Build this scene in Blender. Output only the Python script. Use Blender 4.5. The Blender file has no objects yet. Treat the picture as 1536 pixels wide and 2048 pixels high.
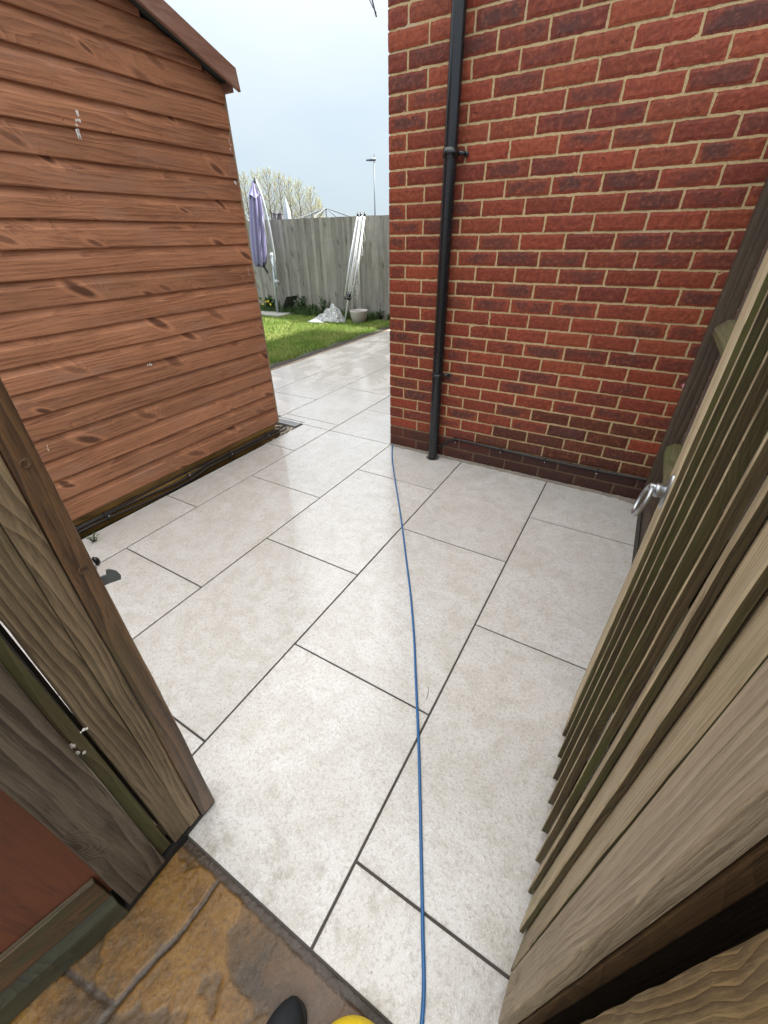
import bpy, math, random
import numpy as np
from mathutils import Vector, Matrix
random.seed(7); np.random.seed(7)
S = bpy.context.scene
COL = S.collection
# ------------------------------------------------------------------ camera
cam_d = bpy.data.cameras.new("camera"); cam = bpy.data.objects.new("camera", cam_d); COL.objects.link(cam)
R = [[0.8636082, 0.50397303, -0.01385888], [0.27200571, -0.48890168, -0.82884742], [-0.42449237, 0.71202973, -0.55930304]]
right, down, fwd = Vector(R[0]), Vector(R[1]), Vector(R[2])
CAM = Vector((1.46056, -2.57129, 1.35503))
m = Matrix((right, -down, -fwd)).transposed().to_4x4(); m.translation = CAM
cam.matrix_world = m
cam_d.sensor_fit = 'VERTICAL'; cam_d.sensor_height = 36.0; cam_d.sensor_width = 27.0
cam_d.lens = 815.7 / 2048 * 36.0
cam_d.clip_start = 0.01; cam_d.clip_end = 1000
S.camera = cam
S.render.resolution_x = 768; S.render.resolution_y = 1024
S.view_settings.view_transform = 'Standard'; S.view_settings.look = 'None'
S.view_settings.exposure = 1.60; S.view_settings.gamma = 1.0
# ------------------------------------------------------------------ sky: hazy overcast (brighter overhead) over a Nishita sky
SUN_EL, SUN_AZ = math.radians(50), math.radians(50)      # azimuth measured from +Y towards +X
W = bpy.data.worlds.new("World"); S.world = W; W.use_nodes = True
nt = W.node_tree; nt.nodes.clear()
wo = nt.nodes.new('ShaderNodeOutputWorld'); bg = nt.nodes.new('ShaderNodeBackground')
sky = nt.nodes.new('ShaderNodeTexSky'); sky.sky_type = 'NISHITA'; sky.sun_disc = False
sky.sun_elevation = SUN_EL; sky.sun_rotation = SUN_AZ; sky.dust_density = 3.0; sky.air_density = 1.0
tc = nt.nodes.new('ShaderNodeTexCoord'); sep = nt.nodes.new('ShaderNodeSeparateXYZ')
nt.links.new(tc.outputs['Generated'], sep.inputs[0])
def wm(op, a, b=None, cl=False):
    n = nt.nodes.new('ShaderNodeMath'); n.operation = op; n.use_clamp = cl
    for i, v in enumerate((a, b)):
        if v is None: continue
        if isinstance(v, (int, float)): n.inputs[i].default_value = v
        else: nt.links.new(v, n.inputs[i])
    return n.outputs[0]
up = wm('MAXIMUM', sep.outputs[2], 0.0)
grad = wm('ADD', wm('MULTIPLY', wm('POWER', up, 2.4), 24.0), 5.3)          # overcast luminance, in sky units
mp = nt.nodes.new('ShaderNodeMapping'); mp.inputs['Scale'].default_value = (1.6, 1.6, 5.0)
nt.links.new(tc.outputs['Generated'], mp.inputs[0])
nz = nt.nodes.new('ShaderNodeTexNoise'); nz.inputs['Scale'].default_value = 1.5; nz.inputs['Detail'].default_value = 4
nt.links.new(mp.outputs[0], nz.inputs['Vector'])
cr = nt.nodes.new('ShaderNodeValToRGB'); cr.color_ramp.elements[0].position = .3; cr.color_ramp.elements[1].position = .75
cr.color_ramp.elements[0].color = (.62, .80, .94, 1); cr.color_ramp.elements[1].color = (.82, .91, .975, 1)
nt.links.new(nz.outputs[0], cr.inputs[0])
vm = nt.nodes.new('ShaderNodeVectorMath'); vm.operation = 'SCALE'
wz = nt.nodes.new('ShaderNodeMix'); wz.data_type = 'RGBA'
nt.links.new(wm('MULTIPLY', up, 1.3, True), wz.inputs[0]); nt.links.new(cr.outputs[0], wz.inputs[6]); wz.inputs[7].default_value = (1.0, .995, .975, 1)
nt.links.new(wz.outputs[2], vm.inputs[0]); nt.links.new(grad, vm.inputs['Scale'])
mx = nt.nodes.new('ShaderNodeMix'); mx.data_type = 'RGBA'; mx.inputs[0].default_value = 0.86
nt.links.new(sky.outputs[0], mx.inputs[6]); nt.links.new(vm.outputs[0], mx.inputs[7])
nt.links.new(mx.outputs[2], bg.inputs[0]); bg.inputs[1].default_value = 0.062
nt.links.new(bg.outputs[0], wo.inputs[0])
sd = bpy.data.lights.new("sun", 'SUN'); sd.energy = 5.0; sd.angle = math.radians(2); sd.color = (1, .94, .84)
sun = bpy.data.objects.new("sun", sd); COL.objects.link(sun)
dvec = Vector((math.sin(SUN_AZ) * math.cos(SUN_EL), math.cos(SUN_AZ) * math.cos(SUN_EL), math.sin(SUN_EL)))
sun.rotation_euler = dvec.to_track_quat('Z', 'Y').to_euler()

# ------------------------------------------------------------------ node helper
class NT:
    def __init__(s, name):
        s.m = bpy.data.materials.new(name); s.m.use_nodes = True; s.t = s.m.node_tree; s.t.nodes.clear()
        s.out = s.t.nodes.new('ShaderNodeOutputMaterial'); s.b = s.t.nodes.new('ShaderNodeBsdfPrincipled')
        s.t.links.new(s.b.outputs[0], s.out.inputs[0])
    def n(s, k): return s.t.nodes.new('ShaderNode' + k)
    def put(s, sock, v):
        if isinstance(v, bpy.types.NodeSocket): s.t.links.new(v, sock)
        elif isinstance(v, tuple) and len(v) == 3 and sock.type == 'RGBA': sock.default_value = (*v, 1)
        else: sock.default_value = v
    def attr(s, name, o='Vector'):
        a = s.n('Attribute'); a.attribute_name = name; return a.outputs[o]
    def obj(s): return s.n('TexCoord').outputs['Object']
    def map(s, v, sc=(1, 1, 1), loc=(0, 0, 0)):
        a = s.n('Mapping'); s.put(a.inputs[0], v); a.inputs['Scale'].default_value = sc; a.inputs['Location'].default_value = loc; return a.outputs[0]
    def noise(s, v, sc=5, det=4, rough=.5, dist=0, o=0):
        a = s.n('TexNoise'); s.put(a.inputs['Vector'], v); a.inputs['Scale'].default_value = sc; a.inputs['Detail'].default_value = det
        a.inputs['Roughness'].default_value = rough; a.inputs['Distortion'].default_value = dist; return a.outputs[o]
    def vor(s, v, sc=5, feat='F1', o=0, rnd=1.0):
        a = s.n('TexVoronoi'); a.voronoi_dimensions = '2D'; a.feature = feat; s.put(a.inputs['Vector'], v); a.inputs['Scale'].default_value = sc
        a.inputs['Randomness'].default_value = rnd; return a.outputs[o]
    def math(s, op, a, b=0.0, c=None, cl=False):
        x = s.n('Math'); x.operation = op; x.use_clamp = cl; s.put(x.inputs[0], a); s.put(x.inputs[1], b)
        if c is not None: s.put(x.inputs[2], c)
        return x.outputs[0]
    def vmath(s, op, a, b=(0, 0, 0)):
        x = s.n('VectorMath'); x.operation = op; s.put(x.inputs[0], a)
        if op == 'SCALE': s.put(x.inputs['Scale'], b)
        else: s.put(x.inputs[1], b)
        return x.outputs[0]
    def sep(s, v):
        x = s.n('SeparateXYZ'); s.put(x.inputs[0], v); return x.outputs
    def comb(s, a, b, c):
        x = s.n('CombineXYZ')
        for i, v in enumerate((a, b, c)): s.put(x.inputs[i], v)
        return x.outputs[0]
    def ramp(s, f, lo, hi, a=0.0, b=1.0):           # smooth map
        x = s.n('MapRange'); x.interpolation_type = 'SMOOTHSTEP'; s.put(x.inputs[0], f)
        for i, v in enumerate((lo, hi, a, b)): s.put(x.inputs[i + 1], v)
        return x.outputs[0]
    def cr(s, f, pts, interp='LINEAR'):
        x = s.n('ValToRGB'); s.put(x.inputs[0], f); e = x.color_ramp.elements; x.color_ramp.interpolation = interp
        while len(e) < len(pts): e.new(.5)
        for i, (p, c) in enumerate(pts):
            e[i].position = p; e[i].color = (*c, 1) if isinstance(c, tuple) else (c, c, c, 1)
        return x.outputs[0]
    def mix(s, f, a, b, mode='MIX'):
        x = s.n('Mix'); x.data_type = 'RGBA'; x.blend_type = mode; s.put(x.inputs[0], f); s.put(x.inputs[6], a); s.put(x.inputs[7], b); return x.outputs[2]
    def bump(s, h, st=.5, d=.01, nrm=None):
        x = s.n('Bump'); s.put(x.inputs['Height'], h); x.inputs['Strength'].default_value = st; x.inputs['Distance'].default_value = d
        if nrm is not None: s.put(x.inputs['Normal'], nrm)
        return x.outputs[0]
    def done(s, col, rough=.7, nrm=None, spec=.5, metal=0.0):
        s.put(s.b.inputs['Base Color'], col); s.put(s.b.inputs['Roughness'], rough); s.put(s.b.inputs['Metallic'], metal)
        s.put(s.b.inputs['Specular IOR Level'], spec)
        if nrm is not None: s.put(s.b.inputs['Normal'], nrm)
        return s.m

def wood(name, light, dark, knot=(.03, .018, .01), algae=None, alg_amt=0.0, rough=.6, knots=1.0, streak=1.0, spec=.4, ring=26, bump=.5, dirt=.35, bleach=None, shear=2.5, pale=0.0, kdens=.74, wav=7.0):
    """timber; 'gco' = (along grain, across, through) in metres plus a per-board offset; 'tint' = per-board value"""
    t = NT(name); g = t.attr('gco'); tint = t.attr('tint', 'Fac')
    warp = t.noise(t.map(g, (1.2, 5, 5)), 1.0, 3, .5, 0, 1)
    gw = t.vmath('ADD', g, t.vmath('MULTIPLY', t.vmath('SUBTRACT', warp, (.5, .5, .5)), (0, .05, .05)))
    # knots: cells stretched along the grain
    g0 = t.sep(gw); kv = t.comb(t.math('MULTIPLY', g0[0], 2.9), t.math('ADD', t.math('MULTIPLY', t.math('ADD', g0[1], g0[2]), 8.5), t.math('MULTIPLY', g0[0], shear)), t.math('MULTIPLY', g0[2], 2.0)); kd = t.vor(kv, 1.0)
    kcell = t.sep(t.vor(kv, 1.0, 'F1', 1))
    kon = t.math('MULTIPLY', t.math('MULTIPLY', t.math('GREATER_THAN', kcell[0], kdens), knots), t.math('ADD', .35, t.math('MULTIPLY', kcell[1], .65)))
    kd = t.math('DIVIDE', kd, t.math('ADD', .55, t.math('MULTIPLY', kcell[2], .9)))
    push = t.math('MULTIPLY', t.ramp(kd, .0, .45, 1.0, 0.0), kon)
    s_ = t.sep(gw)
    ph = t.math('ADD', t.math('MULTIPLY', s_[1], float(ring)), t.math('MULTIPLY', t.noise(t.map(g, (.7, 6, 6)), 1.0, 2), wav))
    ph = t.math('ADD', ph, t.math('MULTIPLY', s_[2], float(ring) * .6))
    ph = t.math('ADD', ph, t.math('MULTIPLY', push, 6.5))
    rg = t.math('FRACT', ph)
    rg = t.cr(rg, [(0, 0.0), (.15, .25), (.75, .8), (.93, 1.0), (1, 0.0)])
    fine = t.noise(t.map(gw, (9, 520, 520)), 1.0, 3, .65)
    mid = t.noise(t.map(gw, (2.6, 90, 90)), 1.0, 5, .7)
    rg = t.math('MULTIPLY', rg, t.ramp(t.noise(t.map(g, (1.5, 12, 12), (8, 2, 4)), 1.0, 3), .35, .6, .35, 1.0))
    vf = t.noise(t.map(g, (40, 1100, 1100)), 1.0, 2, .7)
    f = t.math('ADD', t.math('MULTIPLY', rg, .30 * streak), t.math('ADD', t.math('ADD', t.math('MULTIPLY', fine, .46), t.math('MULTIPLY', vf, .30)), t.math('MULTIPLY', mid, .55)))
    f = t.ramp(f, .56, 1.06)
    chk = t.ramp(t.noise(t.map(gw, (3.0, 170, 170), (1, 6, 2)), 1.0, 3, .5), .66, .71)
    col = t.mix(f, light, dark)
    col = t.mix(t.math('MULTIPLY', chk, .55), col, tuple(c * .4 for c in dark))
    blot = t.noise(t.map(g, (1.6, 3.5, 3.5)), 1.3, 4, .6)
    col = t.mix(t.math('MULTIPLY', t.ramp(blot, .42, .7), dirt), col, tuple(c * .45 for c in dark))
    if bleach: col = t.mix(t.math('MULTIPLY', t.ramp(t.noise(t.map(g, (2, 6, 6), (3, 1, 2)), 1.5, 5, .65), .5, .72), .6), col, bleach)
    kc = t.math('MULTIPLY', t.ramp(t.math('ADD', kd, t.math('MULTIPLY', t.math('SUBTRACT', mid, .5), .12)), .07, .13, 1.0, 0.0), kon)
    col = t.mix(t.math('MULTIPLY', kc, .9), col, knot)
    halo = t.math('MULTIPLY', t.ramp(kd, .12, .3, 1.0, 0.0), kon)
    col = t.mix(t.math('MULTIPLY', halo, .38), col, knot)
    if pale:
        rim = t.math('MULTIPLY', t.math('MULTIPLY', t.ramp(kd, .10, .17), t.ramp(kd, .17, .27, 1.0, 0.0)), kon)
        col = t.mix(t.math('MULTIPLY', rim, pale), col, tuple(min(1, c * 1.5) for c in light))
    if algae:
        am = t.ramp(t.noise(t.map(g, (1.5, 6, 6), (5, 5, 5)), 1.6, 6, .7), .62 - alg_amt * .4, .85 - alg_amt * .35)
        col = t.mix(t.math('MULTIPLY', am, .85), col, algae)
    col = t.mix(1.0, col, t.comb(tint, tint, tint), 'MULTIPLY')
    h = t.math('ADD', t.math('ADD', t.math('MULTIPLY', f, -.6), t.math('MULTIPLY', chk, -.5)), t.math('MULTIPLY', kc, -.4))
    nb = t.bump(h, bump, .002)
    r = t.math('ADD', t.math('MULTIPLY', f, .12), rough)
    return t.done(col, r, nb, spec)

def plain(name, col, rough=.6, metal=0.0, spec=.5, ns=30, na=.12, bump=.15, bd=.002):
    t = NT(name); o = t.obj(); n1 = t.noise(o, ns, 5, .6); n2 = t.noise(o, ns * .17, 3, .5)
    k = t.math('ADD', t.math('MULTIPLY', t.math('SUBTRACT', n1, .5), na * 2), t.math('ADD', t.math('MULTIPLY', t.math('SUBTRACT', n2, .5), na * 2), 1.0))
    c = t.mix(1.0, col, t.comb(k, k, k), 'MULTIPLY')
    return t.done(c, t.math('ADD', t.math('MULTIPLY', t.math('SUBTRACT', n1, .5), .2), rough), t.bump(n1, bump, bd), spec, metal)

# ------------------------------------------------------------------ mesh builder
AX = {'x': (0, 1, 2), 'y': (1, 0, 2), 'z': (2, 0, 1)}
class MB:
    def __init__(s): s.v = []; s.f = []; s.g = []; s.t = []; s.mi = []; s.c = []
    def add(s, vs, fs, grain='z', tint=1.0, mi=0, off=None, col=None, gpos=None):
        b = len(s.v); a = AX[grain]
        off = off or (random.uniform(0, 50), random.uniform(0, 50), random.uniform(0, 50))
        for i, p in enumerate(vs):
            q = gpos[i] if gpos else p
            s.v.append(tuple(p)); s.g.append((q[a[0]] + off[0], q[a[1]] + off[1], q[a[2]] + off[2])); s.t.append(tint); s.c.append(col or (0, 0, 0, 1))
        for f in fs: s.f.append([b + i for i in f]); s.mi.append(mi)
    def hexa(s, p, **k):   # p: 8 points, bottom ring then top ring
        s.add(p, [(3, 2, 1, 0), (4, 5, 6, 7), (0, 1, 5, 4), (1, 2, 6, 5), (2, 3, 7, 6), (3, 0, 4, 7)], **k)
    def box(s, a, b, M=None, **k):
        x0, y0, z0 = a; x1, y1, z1 = b
        p = [(x0, y0, z0), (x1, y0, z0), (x1, y1, z0), (x0, y1, z0), (x0, y0, z1), (x1, y0, z1), (x1, y1, z1), (x0, y1, z1)]
        if M is not None:
            k.setdefault('gpos', p); p = [tuple(M @ Vector(q)) for q in p]
        s.hexa(p, **k)
    def prism(s, prof, a, b, axis, **k):   # closed profile (2D) swept along axis from a to b
        n = len(prof)
        def P(u, v, w): return {'x': (w, u, v), 'y': (u, w, v), 'z': (u, v, w)}[axis]
        vs = [P(u, v, a) for u, v in prof] + [P(u, v, b) for u, v in prof]
        fs = [[i, (i + 1) % n, n + (i + 1) % n, n + i] for i in range(n)] + [list(range(n))[::-1], list(range(n, 2 * n))]
        s.add(vs, fs, **k)
    def tube(s, pts, r, seg=10, cap=True, **k):
        pts = [Vector(p) for p in pts]; n = len(pts); rr = r if isinstance(r, (list, tuple)) else [r] * n
        vs = []; up = None
        for i, p in enumerate(pts):
            d = (pts[min(i + 1, n - 1)] - pts[max(i - 1, 0)]).normalized()
            if up is None:
                up = d.orthogonal().normalized()
            up = (up - d * up.dot(d)).normalized(); w = d.cross(up)
            for j in range(seg):
                a = 2 * math.pi * j / seg; vs.append(tuple(p + (up * math.cos(a) + w * math.sin(a)) * rr[i]))
        fs = [[i * seg + j, i * seg + (j + 1) % seg, (i + 1) * seg + (j + 1) % seg, (i + 1) * seg + j] for i in range(n - 1) for j in range(seg)]
        if cap: fs += [list(range(seg))[::-1], list(range((n - 1) * seg, n * seg))]
        s.add(vs, fs, **k)
    def lathe(s, prof, seg=32, M=None, **k):  # prof (r,z)
        vs = []
        for r, z in prof:
            for j in range(seg):
                a = 2 * math.pi * j / seg; q = Vector((r * math.cos(a), r * math.sin(a), z)); vs.append(tuple(M @ q if M is not None else q))
        n = len(prof)
        fs = [[i * seg + j, i * seg + (j + 1) % seg, (i + 1) * seg + (j + 1) % seg, (i + 1) * seg + j] for i in range(n - 1) for j in range(seg)]
        s.add(vs, fs, **k)
    def build(s, name, mats, parent=None, smooth=False, bevel=0, fix=True):
        me = bpy.data.meshes.new(name); me.from_pydata(s.v, [], s.f)
        for m_ in (mats if isinstance(mats, (list, tuple)) else [mats]): me.materials.append(m_)
        me.polygons.foreach_set('material_index', s.mi)
        a = me.attributes.new('gco', 'FLOAT_VECTOR', 'POINT'); a.data.foreach_set('vector', np.array(s.g, dtype=np.float32).ravel())
        a = me.attributes.new('tint', 'FLOAT', 'POINT'); a.data.foreach_set('value', np.array(s.t, dtype=np.float32))
        if any(c != (0, 0, 0, 1) for c in s.c):
            a = me.attributes.new('bcol', 'FLOAT_COLOR', 'POINT'); a.data.foreach_set('color', np.array(s.c, dtype=np.float32).ravel())
        if fix:
            import bmesh
            bm = bmesh.new(); bm.from_mesh(me); bmesh.ops.recalc_face_normals(bm, faces=bm.faces); bm.to_mesh(me); bm.free()
        if smooth: me.polygons.foreach_set('use_smooth', [True] * len(me.polygons))
        me.update()
        o = bpy.data.objects.new(name, me); COL.objects.link(o)
        if parent:
            o.parent = parent; o.matrix_parent_inverse = Matrix.Translation(-Vector(parent.location))
        if bevel:
            b = o.modifiers.new('bevel', 'BEVEL'); b.width = bevel; b.segments = 2; b.limit_method = 'ANGLE'; b.angle_limit = math.radians(40)
        return o

def tag(o, label, cat, group=None):
    o['label'] = label; o['category'] = cat
    if group: o['group'] = group
    return o
def thing(name, label, cat, loc=(0, 0, 0), group=None):
    e = bpy.data.objects.new(name, None); e.empty_display_size = .1; e.location = loc; COL.objects.link(e)
    return tag(e, label, cat, group)
def struct(o): o['kind'] = 'structure'; return o
def stuff(o): o['kind'] = 'stuff'; return o

# ------------------------------------------------------------------ ground, paving
def m_soil():
    t = NT('soil'); o = t.obj(); n = t.noise(o, 40, 6, .7); n2 = t.noise(o, 7, 4)
    c = t.cr(n, [(.3, (.006, .005, .004)), (.7, (.035, .026, .020))])
    return t.done(c, .85, t.bump(t.math('ADD', n, n2), .9, .02))
SOIL = m_soil()
g = MB(); g.box((-250, -60, -.3), (120, 220, -.085)); struct(g.build('ground', SOIL))

def m_tile():
    t = NT('porcelain'); g = t.attr('gco'); tint = t.attr('tint', 'Fac'); o = t.obj()
    cloud = t.noise(t.map(g, (1, 1, 1)), 2.2, 6, .62, .6)
    med = t.noise(g, 16, 6, .7, .3); spk = t.noise(g, 95, 4, .7); fine = t.noise(g, 260, 3, .6)
    base = t.cr(cloud, [(.30, (.55, .545, .535)), (.44, (.50, .485, .46)), (.52, (.56, .555, .54)), (.60, (.53, .515, .49)), (.72, (.60, .60, .59))])
    base = t.mix(t.math('MULTIPLY', t.ramp(med, .46, .62), .55), base, (.425, .402, .355))
    base = t.mix(t.math('MULTIPLY', t.ramp(spk, .50, .62), .55), base, (.33, .305, .265))
    base = t.mix(t.math('MULTIPLY', t.ramp(fine, .52, .66), .5), base, (.76, .745, .72))
    vein = t.noise(t.map(g, (1.0, 2.4, 1), (7, 3, 0)), 2.0, 5, .6, 1.4)
    vl = t.math('ABSOLUTE', t.math('SUBTRACT', vein, .5))
    base = t.mix(t.math('MULTIPLY', t.ramp(vl, 0, .012, 1, 0), t.math('MULTIPLY', t.ramp(cloud, .5, .62), .3)), base, (.38, .31, .24))
    # grime near the threshold and scattered specks
    dp = t.sep(o)
    near = t.ramp(dp[1], -2.0, -2.55, 0, 1)
    gm = t.ramp(t.noise(o, 9, 7, .75), .5, .68)
    base = t.mix(t.math('MULTIPLY', gm, t.math('ADD', t.math('MULTIPLY', near, .62), .14)), base, (.26, .225, .17))
    sp2 = t.ramp(t.noise(t.map(o, (1, .6, 1)), 120, 2, .5), .68, .74)
    base = t.mix(t.math('MULTIPLY', sp2, t.math('ADD', t.math('MULTIPLY', near, .55), .1)), base, (.12, .10, .085))
    # real water film: patches lying in the low ground between house and shed, running on to the lawn
    wx = t.math('ADD', dp[0], t.math('MULTIPLY', dp[1], .0))
    edge = t.noise(t.map(o, (1, 1, 1)), 7, 7, .7, .5)
    ew = t.math('MULTIPLY', t.math('SUBTRACT', edge, .5), .62)
    # band centred on the line from (0,0) to (1.2,-2.2)
    lat = t.math('ABSOLUTE', t.math('ADD', t.math('ADD', t.math('MULTIPLY', dp[0], .78), t.math('MULTIPLY', dp[1], .62)), .22))
    band = t.ramp(t.math('ADD', lat, ew), .20, .27, 1, 0)
    lim = t.ramp(dp[1], -1.25, -.85)
    w1 = t.math('MULTIPLY', t.math('MULTIPLY', band, lim), .5)
    back = t.ramp(t.math('ADD', dp[1], ew), -.02, .06)
    dryp = t.ramp(t.noise(t.map(o, (1, .6, 1), (4, 1, 0)), 2.6, 6, .65, .4), .50, .53, 1, 0)
    w2 = t.math('MULTIPLY', t.math('MULTIPLY', back, dryp), .5)
    thin = t.math('MULTIPLY', t.ramp(t.noise(t.map(o, (1, 1, 1), (9, 2, 0)), 1.3, 7, .7, .3), .40, .62), .35)
    wet = t.math('MAXIMUM', t.math('MAXIMUM', w1, w2), thin)
    base = t.mix(t.math('MULTIPLY', wet, .55), base, t.mix(1.0, base, (.83, .82, .80), 'MULTIPLY'))
    base = t.mix(1.0, base, t.comb(tint, tint, tint), 'MULTIPLY')
    rough = t.math('SUBTRACT', .40, t.math('MULTIPLY', wet, .25))
    film = t.math('MULTIPLY', t.ramp(t.noise(t.map(o, (1, 1, 1), (2, 8, 0)), 2.2, 6, .65, .4), .30, .48, .35, 1.0), t.ramp(dp[1], -2.2, -1.3, .35, 1.0))
    t.put(t.b.inputs['Coat Weight'], t.math('MULTIPLY', film, t.math('SUBTRACT', 1.0, t.math('MULTIPLY', t.math('MULTIPLY', t.math('SUBTRACT', 1.0, dryp), back), .55))))
    t.put(t.b.inputs['Coat Roughness'], .045); t.put(t.b.inputs['Coat IOR'], 1.6)
    t.put(t.b.inputs['Coat Normal'], t.bump(t.math('ADD', t.math('MULTIPLY', med, .5), t.math('ADD', t.math('MULTIPLY', spk, .35), t.math('MULTIPLY', cloud, 1.5))), .25, .004))
    relief = t.math('ADD', t.math('MULTIPLY', med, .8), t.math('ADD', t.math('MULTIPLY', spk, .7), t.math('MULTIPLY', fine, .15)))
    inv = t.math('SUBTRACT', 1.0, t.math('MULTIPLY', wet, .82))
    nb = t.bump(t.math('MULTIPLY', relief, inv), .8, .004)
    return t.done(base, rough, nb, .5)
TILE = m_tile()
GROUT = plain('grout', (.060, .052, .046), .85, ns=60, na=.25)
Wd, L = .5958, .9058
mb = MB(); gr = MB()
def tiles_col(x0, x1, ys, y0, y1):
    ys = sorted([y0] + [y for y in ys if y0 + .03 < y < y1 - .03] + [y1])
    for a, b in zip(ys[:-1], ys[1:]):
        j = .0036
        dz = random.uniform(-.0006, .0006)
        mb.box((x0 + j, a + j, -.02), (x1 - j, b - j, 0 + dz), grain=random.choice('xy'), tint=random.uniform(.965, 1.02))
def seq(a, n0=-6, n1=8): return [-(a + n * L) for n in range(n0, n1)]
Y0, Y1 = -2.482, -.012
tiles_col(0, Wd, seq(.4724), Y0, Y1)
tiles_col(Wd, 2 * Wd, seq(.9349), Y0, Y1)
tiles_col(2 * Wd, 1.735, seq(.4831), Y0, Y1)
tiles_col(-Wd, 0, seq(.904, 0), Y0, 0)
tiles_col(-.884, -Wd, seq(.4505), Y0, 0)
tiles_col(-Wd, -.012, [.574, .574 + L, .574 + 2 * L, .574 + 3 * L, .574 + 4 * L], 0, 5.0)
tiles_col(-2 * Wd, -Wd, [.131, 1.03, 1.935, 2.84, 3.75], 0, 5.0)
tiles_col(-3 * Wd, -2 * Wd, [.575, 1.455, 2.36, 3.27, 4.17], .06, 5.0)
tiles_col(-3.98 * Wd, -3 * Wd, [.99, 1.886, 2.79, 3.7, 4.6], .06, 5.0)
mb.box((-.884, -.30, -.05), (-.88, .0, -.03))
pav = mb.build('patio_paving', [TILE, GROUT], bevel=.0012)
struct(pav)
for a, b in (((-.884, Y0 - .0005, -.06), (1.75, -.002, -.004)), ((-3.98 * Wd, 0.0, -.06), (-.004, 5.0, -.0042))): gr.box(a, b)
struct(gr.build('paving_joints', GROUT))

# old riven sandstone paving at the threshold
def m_old():
    t = NT('riven_stone'); o = t.obj(); g = t.attr('gco'); a = t.attr('bcol', 'Color'); ab = t.sep(a); lev, msk = ab[0], ab[1]
    n1 = t.noise(g, 16, 6, .72); n2 = t.noise(g, 120, 5, .75); n3 = t.noise(g, 5, 4, .6, .3)
    k = t.math('ADD', t.math('MULTIPLY', lev, .55), t.math('ADD', t.math('MULTIPLY', n3, .45), t.math('MULTIPLY', t.math('SUBTRACT', n1, .5), .5)))
    c = t.cr(k, [(.22, (.035, .023, .012)), (.36, (.090, .050, .016)), (.48, (.17, .085, .017)), (.60, (.22, .118, .024)), (.72, (.13, .066, .018)), (.88, (.20, .11, .032))])
    c = t.mix(t.math('MULTIPLY', t.ramp(n2, .48, .66), .55), c, (.035, .022, .013))
    c = t.mix(t.math('MULTIPLY', t.ramp(n2, .40, .30), .35), c, (.33, .21, .09))
    px = t.sep(o)
    gy = t.ramp(t.math('ADD', px[0], t.math('MULTIPLY', n1, .30)), 1.24, 1.46, 0, .7)
    c = t.mix(gy, c, t.mix(n1, (.075, .048, .036), (.17, .12, .092)))
    mc = t.mix(n2, (.025, .018, .012), (.075, .052, .034))
    c = t.mix(msk, mc, c)
    h = t.math('ADD', t.math('MULTIPLY', n1, .5), t.math('MULTIPLY', n2, .5))
    return t.done(c, t.ramp(n1, .35, .65, .12, .40), t.bump(h, .85, .004), .5)
OLD = m_old()
def riven():
    from mathutils import noise as N
    x0, x1, y0, y1, st = .55, 1.80, -2.97, -2.4825, .0034
    nx, ny = int((x1 - x0) / st), int((y1 - y0) / st); vs = []; cs = []
    ss = lambda a, b, v: max(0, min(1, (v - a) / (b - a))) ** 2 * (3 - 2 * max(0, min(1, (v - a) / (b - a))))
    J = [[(.905, -2.49), (.907, -2.56), (.904, -2.624), (.888, -2.68), (.876, -2.76), (.86, -2.97)], [(.876, -2.76), (.70, -2.79), (.5, -2.80)], [(1.40, -2.49), (1.392, -2.60), (1.372, -2.70), (1.36, -2.97)]]
    def dj(x, y):
        m_ = 9
        for P in J:
            for (ax, ay), (bx, by) in zip(P[:-1], P[1:]):
                dx, dy = bx - ax, by - ay; t_ = max(0, min(1, ((x - ax) * dx + (y - ay) * dy) / (dx * dx + dy * dy))); m_ = min(m_, math.hypot(x - ax - dx * t_, y - ay - dy * t_))
        return m_
    for j in range(ny + 1):
        for i in range(nx + 1):
            x, y = x0 + (x1 - x0) * i / nx, y0 + (y1 - y0) * j / ny
            p = Vector((x * 4.2 + 3, y * 4.2, .3)); wv = N.noise(p * 3.1) * .12
            n = .5 + .5 * N.noise(p * .9 + Vector((wv, wv, 0))) + .16 * N.noise(p * 2.7) + .05 * N.noise(p * 9)
            t_ = n * 4.2; fl = math.floor(t_); lev = (fl + ss(.90, .99, t_ - fl)) / 4.2
            f = N.noise(p * 14) * .0009 + N.noise(p * 34) * .0006
            d = dj(x, y) + N.noise(p * 12) * .0025; e = (-2.4985 + N.noise(Vector((x * 22, 0, 0))) * .004 + N.noise(Vector((x * 70, 5, 0))) * .0015) - y
            mk = ss(.0035, .0085, d) * ss(0, .006, e)
            z = -.010 + (lev - .5) * .010 + f; z = z * mk + (-.0150 + f * 1.6) * (1 - mk)
            vs.append((x, y, min(z, -.001))); cs.append((lev, mk, 0, 1))
    mb = MB(); W_ = nx + 1
    mb.add(vs, [[j * W_ + i, j * W_ + i + 1, (j + 1) * W_ + i + 1, (j + 1) * W_ + i] for j in range(ny) for i in range(nx)], grain='x', off=(1, 1, 1)); mb.c = cs
    return mb
struct(riven().build('old_stone_paving', OLD, smooth=True, fix=False))
mb = MB(); mb.box((.2, -5.6, -.06), (2.0, -2.4945, -.028)); mb.box((.2, -5.6, -.0279), (2.0, -2.975, -.006)); struct(mb.build('path_base', plain('mortar_wet', (.10, .075, .055), .6, ns=70, na=.3, bump=.6, bd=.004)))

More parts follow.
